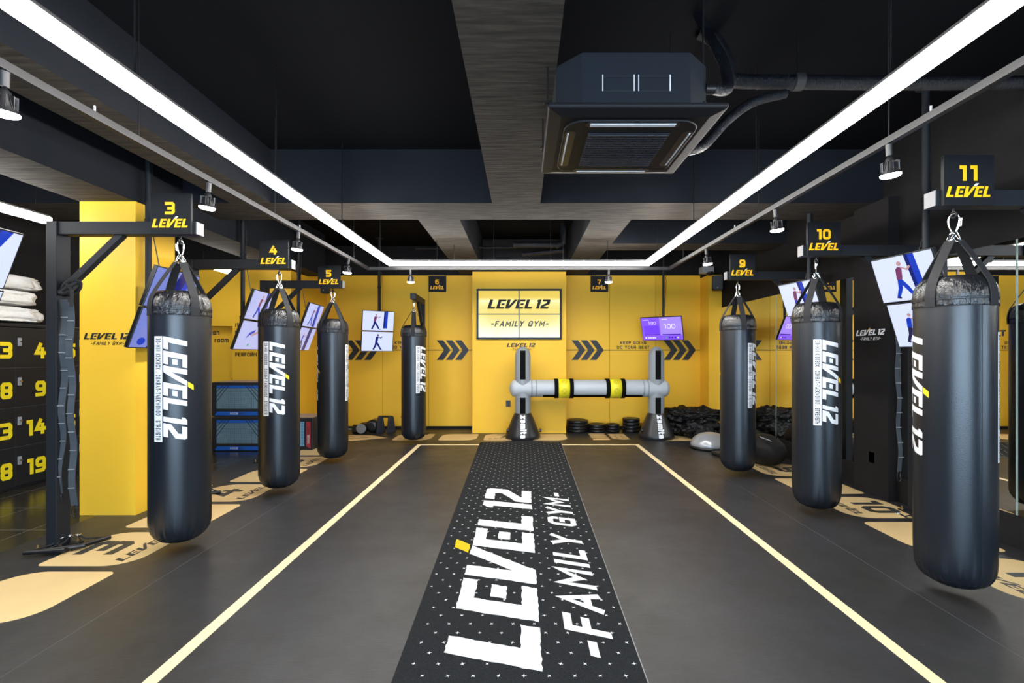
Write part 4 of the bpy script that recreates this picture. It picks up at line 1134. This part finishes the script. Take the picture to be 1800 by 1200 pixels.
def stand(x, y, label, f=1):
    t = thing('step_stand', label, 'exercise stand', (x, y, 0), 0, 'dark trapezoid exercise stands')
    for k, xo in enumerate((-.10, .10)):
        MB().slab([(-.10, 0), (.10, 0), (.05, .30), (0, .325), (-.06, .30)], m_stepbk, (xo*f, -.02, 0), (.55*f, .84, 0), (0, 0, 1), .045).build('side_panel', t, bevel=.008)
    MB().cyl((-.13*f, 0, .30), (.14*f, .0, .30), .018, m_rubber, 14).build('handle', t)
stand(-2.62, 9.42, 'dark trapezoid exercise stand left of level 6 bag, wholly visible')
stand(-2.18, 9.42, 'dark trapezoid exercise stand half hidden by level 6 bag', -1)

# ================================================================== FOAM BOXES
def foam_box(loc, w, d, h, label, group, front, kind):
    t = thing('foam_box', label, 'plyo box', loc, 0, group)
    MB().box((0, 0, 0), (w, d, h), m_boxbk).build('box_body', t, bevel=.015)
    MB().box((.02, .02, h-.002), (w-.02, d-.02, h+.004), m_boxtop).build('top_pad', t)
    mb = MB(); y = -.002
    if kind == 'blue':
        P = lambda x0, z0, x1, z1: [(x0, z0), (x1, z0), (x1, z1), (x0, z1)]
        mb.polys([P(.08, .12, w-.08, h-.055)], m_grid, (0, y, 0), (1,0,0), (0,0,1))
        mb.polys([P(.08, h-.095, w-.08, h-.05)], m_bluefoam, (0, y-.0005, 0), (1,0,0), (0,0,1))
        mb.polys([[(.05, .015), (w-.05, .015), (w-.09, .075), (.09, .075)]], m_bluefoam, (0, y, 0), (1,0,0), (0,0,1))
        gx = .10
        rg = random.Random(3 if loc[2] > .1 else 4)
        for k in range(22):
            x = .09+(w-.18)*k/21; z0 = .12+rg.random()*.15; mb.polys([P(x, z0 if k % 3 else .12, x+.0025, h-.10-rg.random()*.1)], m_boxbk, (0, y-.0004, 0), (1,0,0), (0,0,1))
        for k in range(12):
            z = .135+k*.027; x0 = .08+rg.random()*.2; mb.polys([P(x0, z, w-.08-rg.random()*.25, z+.0025)], m_boxbk, (0, y-.0004, 0), (1,0,0), (0,0,1))
        for k in range(3):
            for s_ in (0, 1):
                a = [(.08, .23+k*.075), (.08+.19-k*.045, h-.05)]
                if s_: a = [(w-q[0], q[1]) for q in a]
                mb.polys(stroke(a, .010), m_boxbk, (0, y-.0008, 0), (1,0,0), (0,0,1))
        t_, w2 = text('NOOB', .032, .16, 1.2, .2); mb.polys(t_, m_white, (w*.36, y-.001, .030), (1,0,0), (0,0,1))
        t_, w2 = text('MAT', .032, .16, 1.2, .2); mb.polys(t_, m_boxbk, (w*.36+.135, y-.001, .030), (1,0,0), (0,0,1))
    else:
        P = lambda x0, z0, x1, z1: [(x0, z0), (x1, z0), (x1, z1), (x0, z1)]
        mb.polys([P(.06, .06, w-.14, h-.06)], m_skyfoam, (0, y, 0), (1,0,0), (0,0,1))
        for k in range(8): mb.polys([P(.06, .10+k*.045, w-.14, .103+k*.045)], m_boxbk, (0, y-.0004, 0), (1,0,0), (0,0,1))
        for k in range(12): mb.polys([P(.08+k*.045, .06, .083+k*.045, h-.06)], m_boxbk, (0, y-.0004, 0), (1,0,0), (0,0,1))
        mb.polys([[(w-.11, .06), (w-.04, .02), (w-.04, h-.06), (w-.11, h-.06)]], m_redfoam, (0, y, 0), (1,0,0), (0,0,1))
        t_, w2 = text('NOOB', .034, .18, 1.2, .2); mb.polys(t_, m_white, (w-.06, y-.001, .10), (0,0,1), (-1,0,0))
        t_, w2 = text('MAT', .034, .18, 1.2, .2); mb.polys(t_, m_boxbk, (w-.06, y-.001, .26), (0,0,1), (-1,0,0))
    mb.build('printed_face', t)
    return t
foam_box((-4.80, 7.60, 0), .80, .60, .53, 'black foam plyo box with blue grid panel, lower of the two stacked', 'stacked blue foam boxes', 0, 'blue')
foam_box((-4.80, 7.60, .535), .80, .60, .53, 'black foam plyo box with blue grid panel, on top of the stack', 'stacked blue foam boxes', 0, 'blue')
foam_box((-3.97, 7.70, 0), .70, .55, .50, 'low black foam box with red lettered strip between level 4 and 5 bags', None, 0, 'red')

# ================================================================== LOCKERS
lx = -5.60
t = thing('locker_bank', 'bank of black lockers with yellow numbers at the left edge', 'lockers', (lx, 4.3, 0))
MB().box((-.45, 0, 0), (-.022, 2.66, 1.80), m_locker).box((-.45, -.01, 1.80), (.0, 2.67, 1.835), m_locker).build('cabinet', t, bevel=.004)
nums = {0: ('2','7','12','17'), 1: ('2','7','12','17'), 2: ('3','8','13','18'), 3: ('4','9','14','19'), 4: ('5','10','15','20'), 5: ('1','6','11','16')}
for c in range(7):
    for r_ in range(4):
        y0 = c*.38; z1 = 1.79-r_*.44
        d = MB().box((-.021, y0+.003, z1-.435), (0, y0+.377, z1-.003), m_locker).build('locker_door', t, bevel=.002)
        if c in nums:
            mb = MB(); s_ = nums[c][r_]; t_, w = text(s_, .18, .235, 1.12, .12, 0, 'r'); mb.polys(t_, m_lnum, (.0012, y0+.345, z1-.34), (0,1,0), (0,0,1)); mb.build('number', d)
        mb = MB().box((0, y0+.02, z1-.20), (.012, y0+.055, z1-.11), m_camgrey).cyl((.012, y0+.037, z1-.15), (.03, y0+.037, z1-.15), .011, m_chrome, 12); mb.build('lock', d)
mb = MB()
for r_ in range(1, 4): mb.box((-.021, 0, 1.79-r_*.44-.004), (-.004, 2.66, 1.79-r_*.44+.001), m_lockedge)
for c in range(1, 7): mb.box((-.021, c*.38-.002, .03), (-.004, c*.38+.002, 1.79), m_lockedge)
mb.build('divider', t)
g = 'film wrapped white towel bundles on the lockers'
for k, (y, z, s, lab) in enumerate(((5.35, 1.935, (.22, .44, .088), 'plastic wrapped white bundle lowest on top of the lockers'), (5.33, 2.125, (.22, .41, .085), 'plastic wrapped white bundle in the middle of the pile on lockers'),
                                    (5.35, 2.30, (.21, .43, .082), 'plastic wrapped white bundle at the top of the pile on lockers'))):
    blob('towel_bundle', (-5.80, y, z), s, 20+k, .10, m_film, lab, 'towel bundle', g, 5, 0, 3.0, .5)
for k, (y, z) in enumerate(((4.55, 1.935), (4.55, 2.13))):
    blob('towel_bundle', (-5.80, y, z), (.2, .30, .09), 30+k, .10, m_film, ('lower' if k == 0 else 'upper')+' plastic wrapped white bundle of the pile behind the edge screen', 'towel bundle', g, 4, 0, 3.0, .5)

# ================================================================== STRAPS ON THE STANDS
def daisy(x, y, ztop, zbot, dx, label, m=m_strapg, lean=0., strapw=.045):
    t = thing('training_strap', label, 'training strap', (x, y, ztop), 0, 'looped training straps hanging from the bag stands')
    n = 22; mb = MB(); pts = [(lean*math.sin(k/n*PI)*.6+dx*k/n, .012*math.sin(k*.9), -(ztop-zbot)*k/n) for k in range(n+1)]
    mb.strip(pts, strapw, (1, .25, 0), m, .006)
    for k in range(2, n, 2):
        p = Vector(pts[k]); mb.box((p.x-strapw*.5, p.y-.014, p.z-.004), (p.x+strapw*.5, p.y-.004, p.z+.003), m_greyr)
    mb.build('webbing', t)
    q = Vector(pts[-1]); r0 = MB()
    r0.tube([(q.x+.018*math.cos(a*PI/8), q.y, q.z-.045+.05*math.sin(a*PI/8)) for a in range(16)], .0045, m_dkmetal, 8, closed=True)
    r0.build('carabiner', t)
    return t
px, py = -3.61, 3.83
hook = thing('strap_hook', 'black strap knot tied round the brace of level 3 stand', 'strap', (-3.53, 3.76, 2.02))
mb = MB()
for k in range(3): mb.tube([(.05*math.cos(a*PI/6)+.012*k, .05*math.sin(a*PI/6)+.07, .055*math.sin(a*PI/6+k)) for a in range(12)], .016, m_web, 8, closed=True)
mb.strip([(.04, -.0, .02), (.09, .0, -.03), (.085, 0, -.16)], .03, (0,1,0), m_web)
mb.build('loop', hook)
daisy(-3.54, 3.80, 1.92, .42, -.045, 'black looped training strap on level 3 stand, left of the pair', lean=.03)
daisy(-3.485, 3.79, 1.90, .33, .03, 'black looped training strap on level 3 stand, right of the pair')
daisy(3.50, 4.60, 1.92, .40, .03, 'black looped training strap hanging beside the black pillar at level 10 stand')
daisy(3.42, 6.08, 1.92, .40, .02, 'black looped training strap hanging at level 9 stand behind level 10 bag')
def grip(loc, rz, label):
    t = thing('grip_handle', label, 'grip handle', loc, rz, 'black foam grip handles on the floor')
    MB().tube([(-.13, 0, .018), (.13, 0, .018)], .017, m_rubber, 14).build('foam_grip', t)
    MB().tube([(-.13, 0, .018), (-.02, .10, .03), (0, .16, .06), (.02, .10, .03), (.13, 0, .018)], .006, m_web, 8).build('cord', t)
    r0 = MB().tube([(.018*math.cos(a*PI/6), .165+.018*math.sin(a*PI/6), .06) for a in range(12)], .004, m_chrome, 6, closed=True); r0.build('ring', t)
grip((-3.55, 3.66, .014), R(12), 'black foam grip handle on the floor in front of level 3 stand, nearest one')
grip((-3.47, 3.72, .014), R(28), 'black foam grip handle on the floor right of level 3 stand post')
grip((-3.38, 3.86, .003), R(70), 'black foam grip handle on the floor at the edge of number 3 square')
grip((-3.36, 5.24, .003), R(20), 'black foam grip handle on the floor seen between level 3 and level 4 bags')
grip((-3.30, 6.80, .003), R(20), 'black foam grip handle on the floor left of level 4 bag')
grip((3.55, 4.40, .003), R(75), 'black foam grip handle on the floor between black pillar and level 11 bag')

# ================================================================== SPEAKERS, CAMERA
def speaker(loc, rz, label, w=.19, h=.27):
    t = thing('wall_speaker', label, 'speaker', loc, rz, 'black wall speakers')
    MB().box((-w/2, -.16, -h/2), (w/2, 0, h/2), m_bezel).build('cabinet', t, bevel=.03, bseg=4)
    MB().slab(rounded(-w/2+.012, -h/2+.012, w/2-.012, h/2-.012, (.025,)*4), m_dkmetal, (0, -.160, 0), (1,0,0), (0,0,1), .006).build('front_grille', t)
    MB().box((-.03, 0, -.03), (.03, .06, .03), m_dkmetal).build('wall_bracket', t)
    MB().box((-.008, -.168, -h*.36), (.008, -.1655, -h*.31), m_white).build('badge', t)
speaker((3.72, 9.38, 2.84), R(-20), 'black wall speaker high on the yellow corner column at right', .20, .28)
speaker((-3.95, 9.75, 2.86), R(25), 'black wall speaker high on back wall partly behind the level 5 sign', .24, .34)
t = thing('security_camera', 'grey dome security camera below the far right spotlight', 'security camera', (3.52, 9.35, 3.15))
MB().box((-.13, -.10, -.12), (.09, .10, 0), m_camgrey).build('mount', t, bevel=.01)
MB().lathe([(.0001, -.17), (.04, -.165), (.065, -.14), (.07, -.10)], m_bezel, 24, c=(.02, -.06, 0)).build('dome', t)
